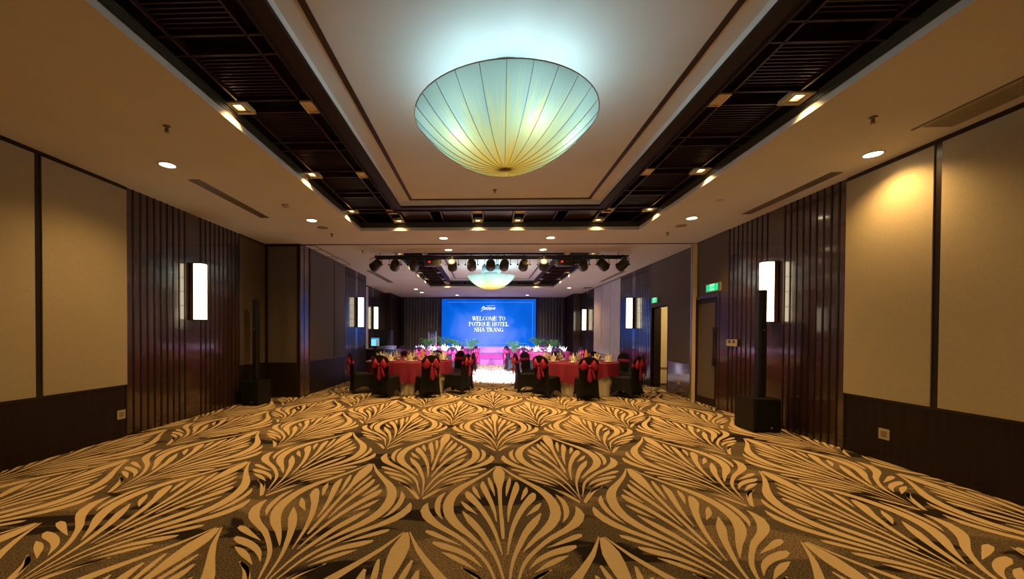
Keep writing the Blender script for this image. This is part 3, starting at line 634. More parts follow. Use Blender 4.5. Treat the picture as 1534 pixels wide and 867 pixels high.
def moving_bar(x, label):
    t = thing('stage_effect_light', (x, 9.72, 3.30), label, 'effect light')
    q = MB(); q.prism([(-.19, -.05), (-.17, -.10), (.17, -.10), (.19, -.05), (.19, .05), (.17, .10), (-.17, .10), (-.19, .05)], lambda a, b, c: (a, b, c), -.22, -.07); q.build('housing', CANM, t)
    q = MB(); q.box(-.215, -.2, -.02, .02, -.16, .0); q.box(.2, .215, -.02, .02, -.16, .0); q.box(-.215, .215, -.02, .02, -.01, .01); q.build('bracket', DARK, t)
    q = MB(); q.box(-.09, -.04, -.104, -.098, -.14, -.11); q.build('red_display', REDL, t)
    q = MB(); q.box(.03, .10, -.104, -.098, -.135, -.105); q.build('control_panel', FASC, t)
moving_bar(-1.28, 'black box effect light with red display on the left of the bar')
moving_bar(1.89, 'black box effect light with red display on the right of the bar')
for i, (x, tx, ty, e, c) in enumerate(((-2.2, -1.6, 15.6, .8, LAV), (-.33, .1, 15.6, 1.2, LAV), (.93, .4, 13.8, 1.2, (.66, .62, 1)), (2.81, 2.4, 15.6, .8, LAV))):
    lamp('stage_beam', 'SPOT', (x, 9.95, 3.0), P_STAGE*e, c, None, .08, 46, .9, (tx, ty, 0))

# ------------------------------------------------------------ stage, screen, curtains
t = thing('stage_platform', (.2, 20.6, 0), 'low stage with magenta cloth front below the blue screen', 'stage')
q = MB(); q.box(-3.2, 3.4, -1.0, .80, .74, .80); q.build('stage_deck', mat('stage_deck_pale', (.55, .42, .55), .5), t)
q = MB(); q.grid(lambda u, v: (-3.2+6.6*u, -1.01-.012*sin(u*260)-.0*v, .02+.74*v), 520, 1); q.build('stage_skirt', MAG, t)
t = thing('stage_steps', (.33, 19.35, 0), 'two pink steps leading up to the stage, top riser pale from screen light', 'steps')
q = MB(); q.box(-.55, .55, -.30, .0, 0, .25); q.box(-.55, .55, .0, .25, 0, .51); q.build('step_block', MAG, t)
q = MB(); q.box(-.57, .57, -.32, .0, .25, .275); q.box(-.57, .57, -.02, .25, .51, .535); q.build('step_tread', mat('tread_dark', (.06, .03, .08), .4), t)
q = MB(); q.box(-.55, .55, -.305, -.301, .02, .23); q.build('riser_panel', mat('riser_pink', (.22, .02, .12), .5), t)
q = MB(); q.box(-.60, .72, .215, .228, .545, .80); q.build('upper_riser', mat('screenlit_riser_pink', (.30, .09, .22), .5), t)  # paler than the stage cloth: light from the screen put into the colour

def led_material():
    m = bpy.data.materials.new('led_picture'); m.use_nodes = True; nt = m.node_tree; nt.nodes.clear(); L = nt.links.new
    out = N(m, 'ShaderNodeOutputMaterial'); em = N(m, 'ShaderNodeEmission'); em.inputs[1].default_value = 1.2
    tc = N(m, 'ShaderNodeTexCoord'); mp = N(m, 'ShaderNodeMapping'); mp.inputs['Scale'].default_value = (.55, 1, .55)
    no = N(m, 'ShaderNodeTexNoise'); no.inputs['Scale'].default_value = 1.0; no.inputs['Detail'].default_value = 3; no.inputs['Distortion'].default_value = .8
    L(tc.outputs['Object'], mp.inputs[0]); L(mp.outputs[0], no.inputs['Vector'])
    gr = N(m, 'ShaderNodeTexGradient', gradient_type='SPHERICAL'); m2 = N(m, 'ShaderNodeMapping'); m2.inputs['Scale'].default_value = (.42, 1, .50); m2.inputs['Location'].default_value = (0, 0, .28)
    L(tc.outputs['Object'], m2.inputs[0]); L(m2.outputs[0], gr.inputs[0])
    a = N(m, 'ShaderNodeMath', operation='MULTIPLY_ADD'); a.inputs[1].default_value = .75; L(gr.outputs[0], a.inputs[0])
    b = N(m, 'ShaderNodeMath', operation='MULTIPLY_ADD'); b.inputs[1].default_value = .9; b.inputs[2].default_value = -.32; L(no.outputs['Fac'], b.inputs[0]); L(b.outputs[0], a.inputs[2])
    cr = N(m, 'ShaderNodeValToRGB'); e = cr.color_ramp.elements; e[0].position = 0; e[0].color = (.0, .075, .50, 1); e[1].position = .85; e[1].color = (.17, .28, .95, 1)
    k = e.new(.3); k.color = (.005, .13, .72, 1)
    L(a.outputs[0], cr.inputs[0]); L(cr.outputs[0], em.inputs[0]); L(em.outputs[0], out.inputs[0])
    return m
LED = led_material()
SX0, SX1, SZ0, SZ1, SY = -2.30, 2.68, .80, 3.31, 21.3
scx, scz = (SX0+SX1)/2, (SZ0+SZ1)/2
t = thing('led_screen', (scx, SY, scz), 'large blue LED screen reading WELCOME TO POTIQUE HOTEL NHA TRANG', 'screen')
w, h = SX1-SX0, SZ1-SZ0
q = MB(); q.box(-w/2, w/2, 0, .10, -h/2, h/2); q.build('display_panel', LED, t)
q = MB(); q.box(-w/2-.02, w/2+.02, -.01, .12, h/2, h/2+.05); q.box(-w/2-.02, w/2+.02, .10, .13, -h/2, h/2); q.build('screen_frame', mat('screen_edge', (.25, .05, .05), .6), t)
LINE = mat('led_line', (0, 0, 0), .5, emit=(.12, .32, .95), es=1.1)
q = MB(); q.prism([(-w/2+.32, h/2-.16), (w/2-.16, h/2-.16), (w/2-.16, -h/2+.2), (w/2-.175, -h/2+.2), (w/2-.175, h/2-.175), (-w/2+.32, h/2-.175)], lambda a, b, c: (a, c, b), -.004, -.001)
q.box(-1.55, 2.0, -.004, -.001, -h/2+.17, -h/2+.185)
q.build('picture_line', LINE, t)
LET = mat('led_white', (1, 1, 1), .5, emit=(.72, .92, 1), es=1.25)
# heavy/thin serif capitals drawn as strokes, unit height 1
def glyph(c):
    TH, TN = .17, .05
    s = []
    V = lambda x, w_=TH, a=0, b=1: s.append(('r', x, x+w_, a, b))
    Hh = lambda x0, x1, y: s.append(('r', x0, x1, y, y+TN))
    sf = lambda x0, x1, y: s.append(('r', x0-.06, x1+.06, y, y+.045))
    D = lambda x0, y0, x1, y1, w_: s.append(('d', x0, y0, x1, y1, w_))
    A = lambda cx, cy, rx, ry, a0, a1, w_=TH: s.append(('a', cx, cy, rx, ry, a0, a1, w_))
    if c == 'W': D(.0, 1, .27, 0, TH); D(.32, 0, .55, 1, TN); D(.42, 1, .66, 0, TH); D(.72, 0, .98, 1, TN); sf(0, .2, .955); sf(.42, .6, .955); sf(.9, 1.0, .955); return s, 1.12
    if c == 'E': V(.05); Hh(.05, .68, .95); Hh(.05, .55, .48); Hh(.05, .7, 0); V(.64, .05, .75, 1); V(.66, .05, 0, .25); V(.5, .05, .38, .64); sf(.05, .2, 0); sf(.05, .2, .955); return s, .82
    if c == 'L': V(.05); Hh(.05, .68, 0); V(.64, .05, 0, .27); sf(.05, .22, .955); sf(.05, .22, 0); return s, .78
    if c == 'C': A(.42, .5, .40, .5, 50, 310); V(.70, .05, .72, .98); V(.70, .05, .04, .25); return s, .86
    if c == 'G': A(.42, .5, .40, .5, 50, 330); V(.70, .05, .72, .98); V(.62, .15, .02, .42); sf(.62, .78, .4); return s, .92
    if c == 'O': A(.43, .5, .41, .5, 0, 360); return s, .94
    if c == 'Q': A(.43, .5, .41, .5, 0, 360); D(.40, .05, .85, -.22, .11); return s, .94
    if c == 'M': V(.06, .05); D(.06, 1, .46, 0, TH); D(.5, 0, .84, 1, TN); V(.80); sf(.06, .1, 0); sf(.82, .97, 0); sf(.04, .14, .955); sf(.84, .97, .955); return s, 1.10
    if c == 'T': V(.30); Hh(0, .76, .95); V(0, .05, .72, 1); V(.72, .05, .72, 1); sf(.30, .47, 0); return s, .84
    if c == 'P': V(.06); s.append(('a', .30, .74, .36, .26, -90, 90, .15)); Hh(.1, .34, .95); Hh(.1, .34, .48); sf(.06, .23, 0); sf(.06, .12, .955); return s, .78
    if c == 'R': V(.06); s.append(('a', .30, .75, .33, .25, -90, 90, .15)); Hh(.1, .34, .95); Hh(.1, .34, .5); D(.34, .5, .66, 0, TH); sf(.06, .22, 0); sf(.66, .8, 0); sf(.06, .12, .955); return s, .88
    if c == 'I': V(.08); sf(.08, .25, 0); sf(.08, .25, .955); return s, .40
    if c == 'U': V(.06, TH, .3, 1); s.append(('a', .42, .34, .36, .34, 180, 360, .14)); V(.72, .05, .3, 1); sf(.06, .22, .955); sf(.70, .8, .955); return s, .90
    if c == 'H': V(.06); V(.62); Hh(.1, .7, .48); sf(.06, .22, 0); sf(.62, .78, 0); sf(.06, .22, .955); sf(.62, .78, .955); return s, .92
    if c == 'N': V(.08, .05); D(.06, 1, .66, 0, TH); V(.74, .05); sf(.06, .14, 0); sf(.04, .16, .955); sf(.70, .82, .955); return s, .92
    if c == 'A': D(.08, 0, .38, 1, TN); D(.36, 1, .68, 0, TH); Hh(.18, .6, .30); sf(.05, .14, 0); sf(.66, .84, 0); return s, .88
    return s, .42
def write(mb, text, cx, z, ht, y):
    W = sum(glyph(c)[1] for c in text)*ht; x = cx-W/2
    for c in text:
        g, adv = glyph(c)
        for st in g:
            if st[0] == 'r': _, a, b, c0, c1 = st; mb.prism([(x+a*ht, z+c0*ht), (x+b*ht, z+c0*ht), (x+b*ht, z+c1*ht), (x+a*ht, z+c1*ht)], lambda p, q_, t_: (p, t_, q_), y, y-.003)
            elif st[0] == 'd':
                _, a, b0, c0, d0, w_ = st; mb.prism([(x+a*ht, z+b0*ht), (x+(a+w_)*ht, z+b0*ht), (x+(c0+w_)*ht, z+d0*ht), (x+c0*ht, z+d0*ht)], lambda p, q_, t_: (p, t_, q_), y-.0002, y-.0032)
            else:
                _, ax, ay, rx, ry, a0, a1, w_ = st; k = 24; out_ = []; inn = []
                for i in range(k+1):
                    th = radians(a0+(a1-a0)*i/k); out_.append((x+(ax+rx*cos(th))*ht, z+(ay+ry*sin(th))*ht))
                    ww = .045+(w_-.045)*abs(cos(th)); inn.append((x+(ax+(rx-ww)*cos(th))*ht, z+(ay+(ry-.045)*sin(th))*ht))
                vs = [(p, y-.0034, q_) for p, q_ in out_+inn]; mb.add(vs, [(i, k+1+i, k+2+i, i+1) for i in range(k)])
        x += adv*ht
q = MB(); write(q, 'WELCOME TO', .02, .13, .205, -.004); write(q, 'POTIQUE HOTEL', .02, -.165, .205, -.004); write(q, 'NHA TRANG', .02, -.465, .205, -.004)
q.build('screen_lettering', LET, t)
c = bpy.data.curves.new('screen_logo', 'FONT'); c.body = 'Potique'; c.size = .235; c.shear = .45; c.align_x = 'CENTER'; c.offset = .003; c.materials.append(LET)
o = bpy.data.objects.new('screen_logo', c); COL.objects.link(o); o.parent = t; o.location = (-.03, -.006, .71); o.rotation_euler = (pi/2, 0, 0)
q = MB(); q.tube([(-.40, -.004, .60), (-.30, -.004, .69), (-.18, -.004, .72), (-.04, -.004, .70)], .009, 5); q.tube([(-.1, -.004, .905), (.32, -.004, .91)], .007, 5); q.build('logo_flourish', LET, t)

def text_mesh(o):
    dg = bpy.context.evaluated_depsgraph_get(); me = bpy.data.meshes.new_from_object(o.evaluated_get(dg))
    n = bpy.data.objects.new(o.name, me); COL.objects.link(n); n.parent = o.parent; n.location = o.location.copy(); n.rotation_euler = o.rotation_euler.copy()
    nm = o.name; bpy.data.objects.remove(o); n.name = nm; return n
for o in [o for o in list(COL.objects) if o.type == 'FONT']: text_mesh(o)

def curtain(x0, x1, y, z0, z1, label, amp=.05, pitch=.16):
    n = int((x1-x0)/.012); m = MB()
    def fn(u, v):
        x = x0+(x1-x0)*u; a = amp*(sin(2*pi*x/pitch)+.35*sin(2*pi*x/pitch*2.3+1)); return (x, y+a*(.75+.25*(1-v)), z0+(z1-z0)*v)
    m.grid(fn, n, 3); m.grid(lambda u, v: (lambda p: (p[0], p[1]+.012, p[2]))(fn(u, v)), n, 3)
    o = m.build('stage_curtain', CURT); tag(o, label, 'curtain'); return o
curtain(-4.35, -2.32, 21.55, 0, ZC-.01, 'pleated grey curtain left of the blue screen')
curtain(2.72, 4.24, 21.55, 0, ZC-.01, 'pleated grey curtain right of the blue screen')

# lectern
t = thing('lectern', (-2.66, 20.3, .80), 'lectern with acrylic front and dark top on the left of the stage', 'lectern')
q = MB(); q.prism([(-.24, .80), (.20, .90), (.20, .93), (-.24, .83)], lambda a, b, c: (c, a, b), -.33, .33); q.build('reading_top', DARK, t)
q = MB()
for x in (-.19, .19): q.box(x-.018, x+.018, -.06, -.02, .0, .84)
q.box(-.22, .22, -.15, .15, 0, .03); q.build('post', WHITEP, t)
q = MB(); q.box(-.17, .17, -.045, -.03, .03, .82); q.build('front_panel', ACRY, t)
q = MB(); q.tube([(.0, -.05, .30), (-.08, -.05, .42), (-.04, -.05, .58), (.07, -.05, .60), (.1, -.05, .48), (.02, -.05, .40)], .02, 6); q.build('panel_emblem', WHITEP, t)
q = MB(); q.tube([(.0, .05, .86), (.0, .0, 1.0), (.0, -.05, 1.05)], .008, 6); q.build('microphone', DARK, t)

# potted palms
def palm(x, y, h, label, seed, spread=.42, z=0):
    rnd = random.Random(seed); t = thing('potted_palm', (x, y, z), label, 'potted plant', 'green palms in front of the stage')
    q = MB(); q.lathe([(.11, 0), (.15, .26), (.155, .30), (.13, .30), (.125, .27)], 20); q.build('pot', POT, t)
    q = MB(); q.tube([(0, 0, .27), (.01, 0, h*.45), (0, .01, h*.6)], [.02, .014, .01], 7)
    q.build('stem', mat('stem_green', (.08, .12, .04), .6), t)
    q = MB()
    for k in range(13):
        a = rnd.uniform(0, 2*pi); L_ = spread*rnd.uniform(.7, 1.15); z0 = h*rnd.uniform(.5, .64); rise = (h-z0)*rnd.uniform(.55, 1.0)
        P = [Vector((cos(a)*L_*s, sin(a)*L_*s, z0+rise*sin(min(s*2.1, pi*.62)))) for s in [i/9 for i in range(10)]]
        q.tube(P, .004, 4)
        for i in range(1, 10):
            d = (P[i]-P[i-1]).normalized(); sd = d.cross(Vector((0, 0, 1))).normalized(); ll = .17*(1-abs(i/9-.45))
            for s in (-1, 1):
                b = P[i]; tip = b+sd*s*ll+d*ll*.8-Vector((0, 0, ll*.35)); m_ = (b+tip)/2+d*.014
                q.add([b, (b+tip)/2-d*.016+Vector((0, 0, .012)), tip, m_+Vector((0, 0, .012))], [(0, 1, 2, 3)])
    q.build('fronds', LEAF, t)
palm(-2.72, 18.8, 1.28, 'green palm in front of the lectern, leftmost of the stage palms', 1, .33)
palm(-2.0, 19.1, 1.30, 'green palm before the left edge of the blue screen', 2, .33)
palm(-1.38, 18.5, 1.22, 'second green palm before the left part of the blue screen', 3, .36)
palm(-.68, 18.2, 1.22, 'green palm left of the stage steps', 4)
palm(1.30, 17.9, 1.12, 'leafy green palm just right of the stage steps', 5, .38)
palm(2.42, 18.8, 1.30, 'green palm before the right edge of the blue screen', 6, .36)
palm(3.22, 18.9, 1.22, 'rightmost green palm, before the right curtain', 7, .36)

# control desk in the left alcove
t = thing('control_desk', (-4.0, 14.7, 0), 'black control desk with mixing gear in the left alcove', 'desk')
q = MB(); q.box(-.72, .85, -.35, .35, .84, .88); q.build('desk_top', DARK, t)
q = MB(); q.box(-.72, .85, -.34, -.32, .03, .84); q.box(-.72, -.70, -.32, .32, 0, .84); q.box(.83, .85, -.32, .32, 0, .84); q.build('desk_panel', DARK, t)
t = thing('mixing_console', (-3.62, 14.6, .88), 'grey mixing console on the control desk', 'mixer')
q = MB(); q.prism([(-.2, 0), (.2, 0), (.2, .12), (-.2, .04)], lambda a, b, c: (c, a, b), -.32, .34); q.build('console_body', mat('mixer_grey', (.16, .16, .18), .5), t)
q = MB()
for i in range(14):
    for j in range(3): q.box(-.28+i*.042, -.268+i*.042, -.15+j*.1, -.13+j*.1, .05+.02*j+.01, .075+.02*j+.01)
q.build('fader', PLAST, t)
t = thing('computer_monitor', (-4.02, 14.55, .88), 'computer monitor with bright cyan screen on the control desk', 'monitor')
q = MB(); q.box(-.16, .16, 0, .03, .10, .42); q.build('bezel', DARK, t)
SCR = mat('monitor_glow', (.1, .4, .5), .5, emit=(.25, .78, .95), es=1.0); SCR2 = mat('monitor_grey', (.2, .2, .2), .5, emit=(.22, .28, .36), es=.9); SCR3 = mat('monitor_bar', (0, .1, .3), .5, emit=(.02, .25, .6), es=1)
q = MB(); q.box(-.145, .145, -.004, 0, .115, .405, 0); q.box(.03, .14, -.006, -.004, .12, .35, 1); q.box(-.145, .145, -.006, -.004, .36, .40, 2); q.build('display', [SCR, SCR2, SCR3], t)
q = MB(); q.box(-.02, .02, .01, .04, .01, .12); q.box(-.1, .1, -.06, .09, 0, .012); q.build('stand', DARK, t)
t = thing('equipment_case', (-3.96, 15.55, 0), 'tall black case behind the control desk', 'equipment case')
q = MB(); q.box(-.33, .33, -.22, .22, .04, 1.55); q.build('case_body', mat('case_black', (.03, .026, .024), .6), t)
q = MB(); q.box(-.34, .34, -.23, .23, 1.55, 1.58); q.box(-.34, .34, -.23, .23, 0, .05); q.build('case_edge', DARK, t)
q = MB(); q.box(-.05, .05, -.235, -.215, .9, .94); q.build('case_handle', STEEL, t)

# ------------------------------------------------------------ tables
def cloth_fn(R, top, seed, drop0=.27, dropc=.20, ph=.4):
    def fn(u, v):
        a = 2*pi*u
        if v <= .5: r = R*v/.5; return (r*cos(a), r*sin(a), top)
        k = (v-.5)/.5
        dr = drop0+dropc*abs(sin(2*(a+ph)))**1.6
        wv = .018*sin(a*18+seed)+.012*sin(a*31+seed*2)
        if k < .12: q_ = k/.12*pi/2; rr = R+.012*sin(q_); z = top-.012*(1-cos(q_)); return (rr*cos(a), rr*sin(a), z)
        kk = (k-.12)/.88; rr = R+.012+kk*.035+wv*kk*1.3; return (rr*cos(a), rr*sin(a), top-.012-dr*kk)
    return fn
NAPKINS = {}
def napkin_mb():
    """napkin folded into a standing bird: tall peak, two wings, pleated tail"""
    m = MB()
    def leaf(ax, ay, w, h, lean):                    # a folded pointed leaf with a crease
        c_, s_ = cos(ax), sin(ax); P = []
        for u, v in ((-w, 0), (0, -.018), (w, 0), (w*.75, h*.45), (0, h), (-w*.75, h*.45)):
            y = ay+lean*v/h if h else 0; x = u; P.append((x*c_-(y if v else y)*s_, x*s_+y*c_, v if v > 0 else 0))
        mid = (0*c_-(ay-.02+lean*.5)*s_, (ay-.02+lean*.5)*c_, h*.45); b = P+[mid]
        m.add(b, [(0, 1, 6, 5), (1, 2, 3, 6), (5, 6, 4), (6, 3, 4)]); m.add([(x, y+.006, z) for x, y, z in b], [(0, 1, 6, 5), (1, 2, 3, 6), (5, 6, 4), (6, 3, 4)])
    leaf(0, 0, .05, .225, .02); leaf(.5, -.01, .05, .18, -.10); leaf(-.5, -.01, .05, .185, -.10); leaf(pi*.8, .0, .045, .15, -.09); leaf(-pi*.8, .0, .045, .16, -.09); leaf(pi, -.02, .04, .12, -.10)
    m.lathe([(.05, 0), (.04, .03), (.02, .08), (.008, .13)], 10)
    return m
def plate_mb():
    m = MB(); m.lathe([(.05, 0), (.06, .004), (.11, .016), (.128, .019), (.125, .022), (.07, .008), (.0001, .007)], 24); return m
def glass_mb():
    m = MB(); m.lathe([(.034, 0), (.033, .003), (.005, .006), (.004, .075), (.02, .09), (.036, .12), (.038, .15), (.032, .185), (.030, .185), (.035, .15), (.033, .122), (.004, .093)], 16); return m
def cone_mb():
    m = MB(); m.lathe([(.05, 0), (.052, .03), (.045, .12), (.032, .21), (.014, .27), (.004, .285)], 16); return m
first = {}
def place(key, nm, mk, mt, loc, rz, label, cat, group):
    if key not in first: o = mk().build(nm, mt); first[key] = o
    else: o = first[key].copy(); COL.objects.link(o)
    o.location = loc; o.rotation_euler = (0, 0, rz); tag(o, label, cat, group); return o
R = 1.02; ZTAB = .775
def table(cx, cy, where, seed, near):
    t = thing('round_table', (cx, cy, 0), 'round banquet table under the cloths, '+where, 'table', 'round banquet tables')
    q = MB(); q.lathe([(R-.02, .735), (R-.01, .74), (R-.01, .762), (R-.02, .766)], 48); q.build('tabletop', WOODM, t)
    for k in range(4):
        a = pi/4+k*pi/2; q = MB(); q.tube([(.62*cos(a), .62*sin(a), 0), (.58*cos(a), .58*sin(a), .735)], .018, 8); q.build('leg', STEEL, t)
    q = MB(); q.grid(lambda u, v: ((R-.055+.02*(1-v)+.014*sin(u*2*pi*40)*(1.3-v))*cos(2*pi*u), (R-.055+.02*(1-v)+.014*sin(u*2*pi*40)*(1.3-v))*sin(2*pi*u), .008+.735*v), 320, 4, wrap=True)
    o = q.build('table_skirt', SKIRT, None, (cx, cy, 0)); tag(o, 'cream pleated underskirt reaching the floor, '+where, 'table skirt')
    q = MB(); q.grid(cloth_fn(R, ZTAB-.003, seed, ph=.4+seed*.3), 144, 26, wrap=True)
    o = q.build('tablecloth', REDT, None, (cx, cy, 0)); tag(o, 'red cloth draped over the round table, '+where, 'tablecloth')
    n = 10
    for i in range(n):
        a = 2*pi*(i+.35)/n+seed*.21; r1 = R-.19
        place('plate', 'dinner_plate', plate_mb, CHINA, (cx+r1*cos(a), cy+r1*sin(a), ZTAB), 0, 'white dinner plate set '+where, 'plate', 'plates '+where)
        place('napkin', 'folded_napkin', napkin_mb, NAP, (cx+r1*cos(a), cy+r1*sin(a), ZTAB+.009), a+pi/2+.3*sin(i*5+seed), 'white napkin folded into a fan, '+where, 'napkin', 'folded napkins '+where)
        a2 = a+.20; r2 = R-.33
        place('glass', 'stemmed_glass', glass_mb, glassm, (cx+r2*cos(a2), cy+r2*sin(a2), ZTAB), 0, 'small clear stemmed glass, '+where, 'glass', 'glasses '+where)
    for i in range(6):
        a = 2*pi*i/6+.2; place('bowl', 'sauce_bowl', lambda: MB().lathe([(.02, 0), (.03, .004), (.055, .035), (.05, .036), (.025, .008), (.0001, .007)], 16), CHINA, (cx+.38*cos(a), cy+.38*sin(a), ZTAB), 0, 'little white bowl, '+where, 'bowl', 'bowls '+where)
    place('cone', 'table_cone', cone_mb, AMBER, (cx+.25, cy+.02, ZTAB), 0, 'tall amber orange table decoration, '+where, 'decoration', None)  # plain amber cone standing for a carafe, not a light source
    t = thing('flower_vase', (cx-.12, cy+.12, ZTAB), 'small vase of magenta flowers, '+where, 'flowers')
    q = MB(); q.lathe([(.03, 0), (.035, .05), (.02, .09), (.026, .11)], 14); q.build('vase', CHINA, t)
    q = MB(); rr = random.Random(seed)
    for k in range(7):
        b = Vector((rr.uniform(-.05, .05), rr.uniform(-.05, .05), rr.uniform(.14, .22))); q.tube([(0, 0, .1), b], .003, 4)
        for j in range(5):
            a = 2*pi*j/5; q.add([b, b+Vector((.03*cos(a-.4), .03*sin(a-.4), .012)), b+Vector((.042*cos(a), .042*sin(a), .004)), b+Vector((.03*cos(a+.4), .03*sin(a+.4), .012))], [(0, 1, 2, 3)])
    q.build('blossoms', PINKF, t)
# ------------------------------------------------------------ chairs
def make_chair():
    t = thing('banquet_chair', (0, 0, 0), 'x', 'chair')
    m = MB()
    # seat skirt flowing to four feet
    hw, hd = .215, .215; bw = .245
    def per(s, w_, d_):
        s = s % 4; k = int(s); f = s-k
        c_ = [(-w_, -d_), (w_, -d_), (w_, d_), (-w_, d_)]; a, b = c_[k], c_[(k+1) % 4]; return (a[0]+(b[0]-a[0])*f, a[1]+(b[1]-a[1])*f, f)
    NP = 56
    def fn(u, v):
        x0, y0, f = per(u*4, hw, hd); x1, y1, _ = per(u*4, bw, bw+.02)
        zb = .17*max(0, sin(pi*f))**.55; z = .45+(zb-.45)*v; k = v**1.5
        pull = .05*sin(pi*f)*v*(1-.3*v); x = x0+(x1-x0)*k; y = y0+(y1-y0)*k
        x *= 1-pull*1.2; y *= 1-pull*1.2
        return (x, y, z)
    m.grid(fn, NP, 8, wrap=True)
    # cushion
    def cu(u, v):
        x0, y0, _ = per(u*4, hw, hd); r = 1-v; k = sqrt(max(0, 1-r**4)); return (x0*r*1.0, y0*r, .45+.035*k)
    m.grid(cu, NP, 6, wrap=True)
    m.build('seat_cover', CHB, t)
    b = MB()
    def halfw(z):
        if z > .80: return .215*sqrt(max(0.0, 1-((z-.80)/.172)**2))+.004
        return .215-.02*sin(pi*(z-.02)/.78)*.9+.02*max(0, .25-z)
    def yc(z): return -.215-.16*max(0, z-.45)**1.2-.03*max(0, .3-z)
    def bk(u, v):
        z = .03+.942*v**.9; a = 2*pi*u; w_ = halfw(min(z, .972)); th = .035*(1 if z < .8 else max(.15, sqrt(max(0, 1-((z-.8)/.18)**2))))
        cx_ = abs(cos(a))**.45*(1 if cos(a) >= 0 else -1); sy_ = abs(sin(a))**.8*(1 if sin(a) >= 0 else -1)
        arch = .13*max(0, 1-(abs(cx_))**2.2) if v < .001 else 0
        return (w_*cx_, yc(z)+th*sy_, z+arch)
    b.grid(bk, 36, 30, wrap=True); b.build('back_cover', CHB, t)
    s = MB()
    def sa(u, v):
        z = .725+.07*v; a = 2*pi*u; w_ = halfw(z)+.006; cx_ = abs(cos(a))**.45*(1 if cos(a) >= 0 else -1); sy_ = abs(sin(a))**.8*(1 if sin(a) >= 0 else -1)
        return (w_*cx_, yc(z)+.041*sy_, z)
    s.grid(sa, 36, 2, wrap=True); sash = s.build('sash', RED, t)
    y0 = yc(.75)-.045
    def petal(mb, outline, cy_, bulge):
        n = len(outline); cx_ = sum(p[0] for p in outline)/n; cz_ = sum(p[1] for p in outline)/n
        v = [(p[0], cy_, p[1]) for p in outline]+[(cx_+(p[0]-cx_)*.55, cy_-bulge, cz_+(p[1]-cz_)*.55) for p in outline]+[(cx_, cy_-bulge*1.15, cz_), (cx_, cy_+.012, cz_)]
        f = [(i, (i+1) % n, n+(i+1) % n, n+i) for i in range(n)]+[(n+i, n+(i+1) % n, 2*n) for i in range(n)]+[((i+1) % n, i, 2*n+1) for i in range(n)]
        mb.add(v, f, 0, True)
    bw_ = MB()
    for sg in (-1, 1):
        petal(bw_, [(sg*x, z) for x, z in ((.01, .77), (.04, .82), (.08, .885), (.115, .90), (.15, .84), (.195, .77), (.185, .70), (.13, .66), (.06, .69), (.015, .735))], y0-.012, .035)
    bw_.lathe([(.0001, -.03), (.022, -.022), (.028, 0), (.022, .022), (.0001, .03)], 12, (0, y0-.045, .755), caps=False)
    bw_.build('bow', RED, sash)
    tl = MB()
    petal(tl, [(-.02, .76), (.02, .76), (.035, .66), (.06, .52), (.065, .44), (.02, .405), (-.015, .43), (-.045, .45), (-.04, .55), (-.03, .66)], y0-.030, .018)
    petal(tl, [(.01, .75), (.035, .75), (.12, .62), (.15, .50), (.12, .47), (.08, .50), (.05, .62)], y0-.014, .012)
    tl.build('bow_tail', RED, sash)
    return t
CH0 = make_chair(); used = [False]
def chair(cx, cy, deg, label, grp, r=1.30, jit=0):
    a = radians(deg); loc = (cx+r*cos(a), cy+r*sin(a), 0); rz = a+pi/2+jit
    if not used[0]:
        used[0] = True; CH0.location = loc; CH0.rotation_euler = (0, 0, rz); CH0['label'] = label; CH0['group'] = grp; return
    dup(CH0, loc, label, rz, grp)
TL, TR = (-1.86, 10.3), (2.33, 10.3); FL_, FR_ = (-1.87, 16.2), (2.35, 16.2)
table(*TL, 'on the near left table', 1, True); table(*TR, 'on the near right table', 2, True)
table(*FL_, 'on the far left table by the stage', 3, False); table(*FR_, 'on the far right table by the stage', 4, False)
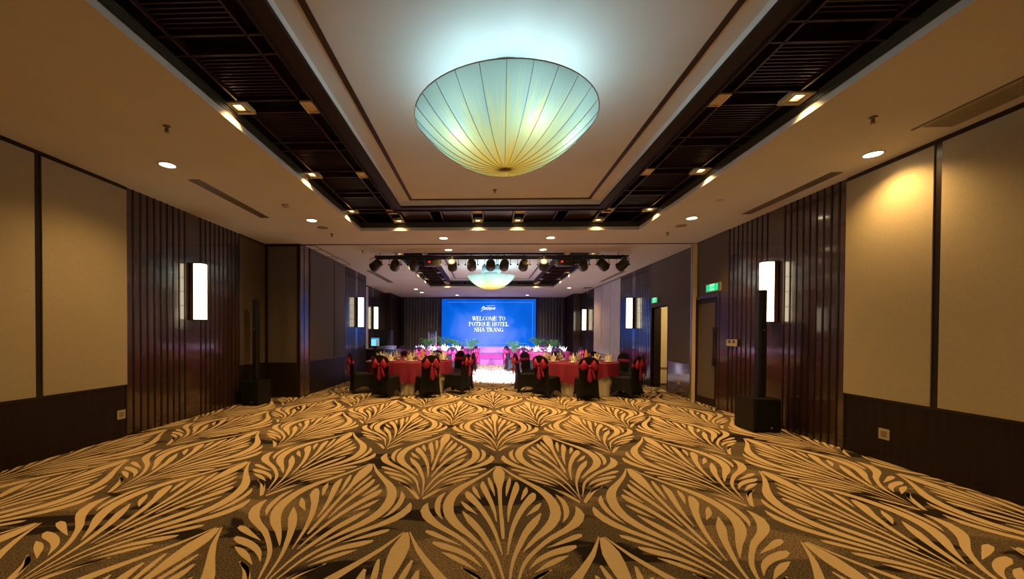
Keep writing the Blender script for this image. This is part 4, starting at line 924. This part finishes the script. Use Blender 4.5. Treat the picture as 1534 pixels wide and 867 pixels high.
for d, l in ((-151, 'leftmost black covered chair with its back to the left partition, near left table'), (-107, 'black covered chair seen from behind, left of the two centre ones, near left table'),
 (-65, 'black covered chair with big red bow seen from behind, right front of near left table'), (-24, 'black covered chair turned left, red bow on its right, near left table'),
 (8, 'slim edge-on black chair at the aisle side of the near left table'), (42, 'black chair at the far right side of the near left table'),
 (74, 'black chair behind the near left table, facing the camera'), (106, 'black chair far behind the near left table on its left'), (140, 'black chair at the left rear of the near left table')):
    chair(*TL, d, l, 'chairs at the near left table')
for d, l in ((-172, 'edge-on black chair with red bow at the aisle side of the near right table'), (-133, 'black covered chair with red bow at the left front of the near right table'),
 (-93, 'black covered chair with big red bow seen straight from behind, near right table'), (-44, 'black covered chair with red bow at the right front of the near right table'),
 (-14, 'rightmost black chair, seen edge-on, near right table'), (25, 'black chair at the right rear of the near right table'), (60, 'black chair behind the near right table on its right'),
 (97, 'black chair behind the near right table, facing the camera'), (140, 'black chair at the left rear of the near right table')):
    chair(*TR, d, l, 'chairs at the near right table')
for d, l in ((-110, 'black chair at the front of the far left table, left one'), (-65, 'black chair at the front of the far left table, right one'), (-20, 'black chair with magenta lit bow at the aisle side of the far left table'),
 (15, 'second aisle-side chair of the far left table, nearer the stage'), (60, 'stage-side chair of the far left table'), (110, 'rear chair of the far left table'), (-155, 'left front chair of the far left table'), (165, 'left rear chair of the far left table')):
    chair(*FL_, d, l, 'chairs at the far left table')
for d, l in ((-165, 'blue lit chair at the aisle side of the far right table'), (-125, 'chair with magenta bow at the front of the far right table, left one'), (-80, 'chair with magenta bow at the front of the far right table, middle one'),
 (-35, 'chair at the front of the far right table, right one'), (10, 'chair at the right of the far right table'), (60, 'rear right chair of the far right table'), (110, 'rear left chair of the far right table'), (155, 'stage-side aisle chair of the far right table')):
    chair(*FR_, d, l, 'chairs at the far right table')
t = thing('cushion_box', (-3.28, 11.7, 0), 'dark red box with cream side standing behind the near left table', 'box')
q = MB(); q.box(-.16, .16, -.2, .2, 0, .62, 0); q.build('box_body', mat('maroon_card', (.12, .02, .02), .7), t)
q = MB(); q.box(.16, .26, -.2, .2, 0, .62, 0); q.box(-.16, .26, -.2, .2, .62, .65); q.build('box_edge', CREAM, t)
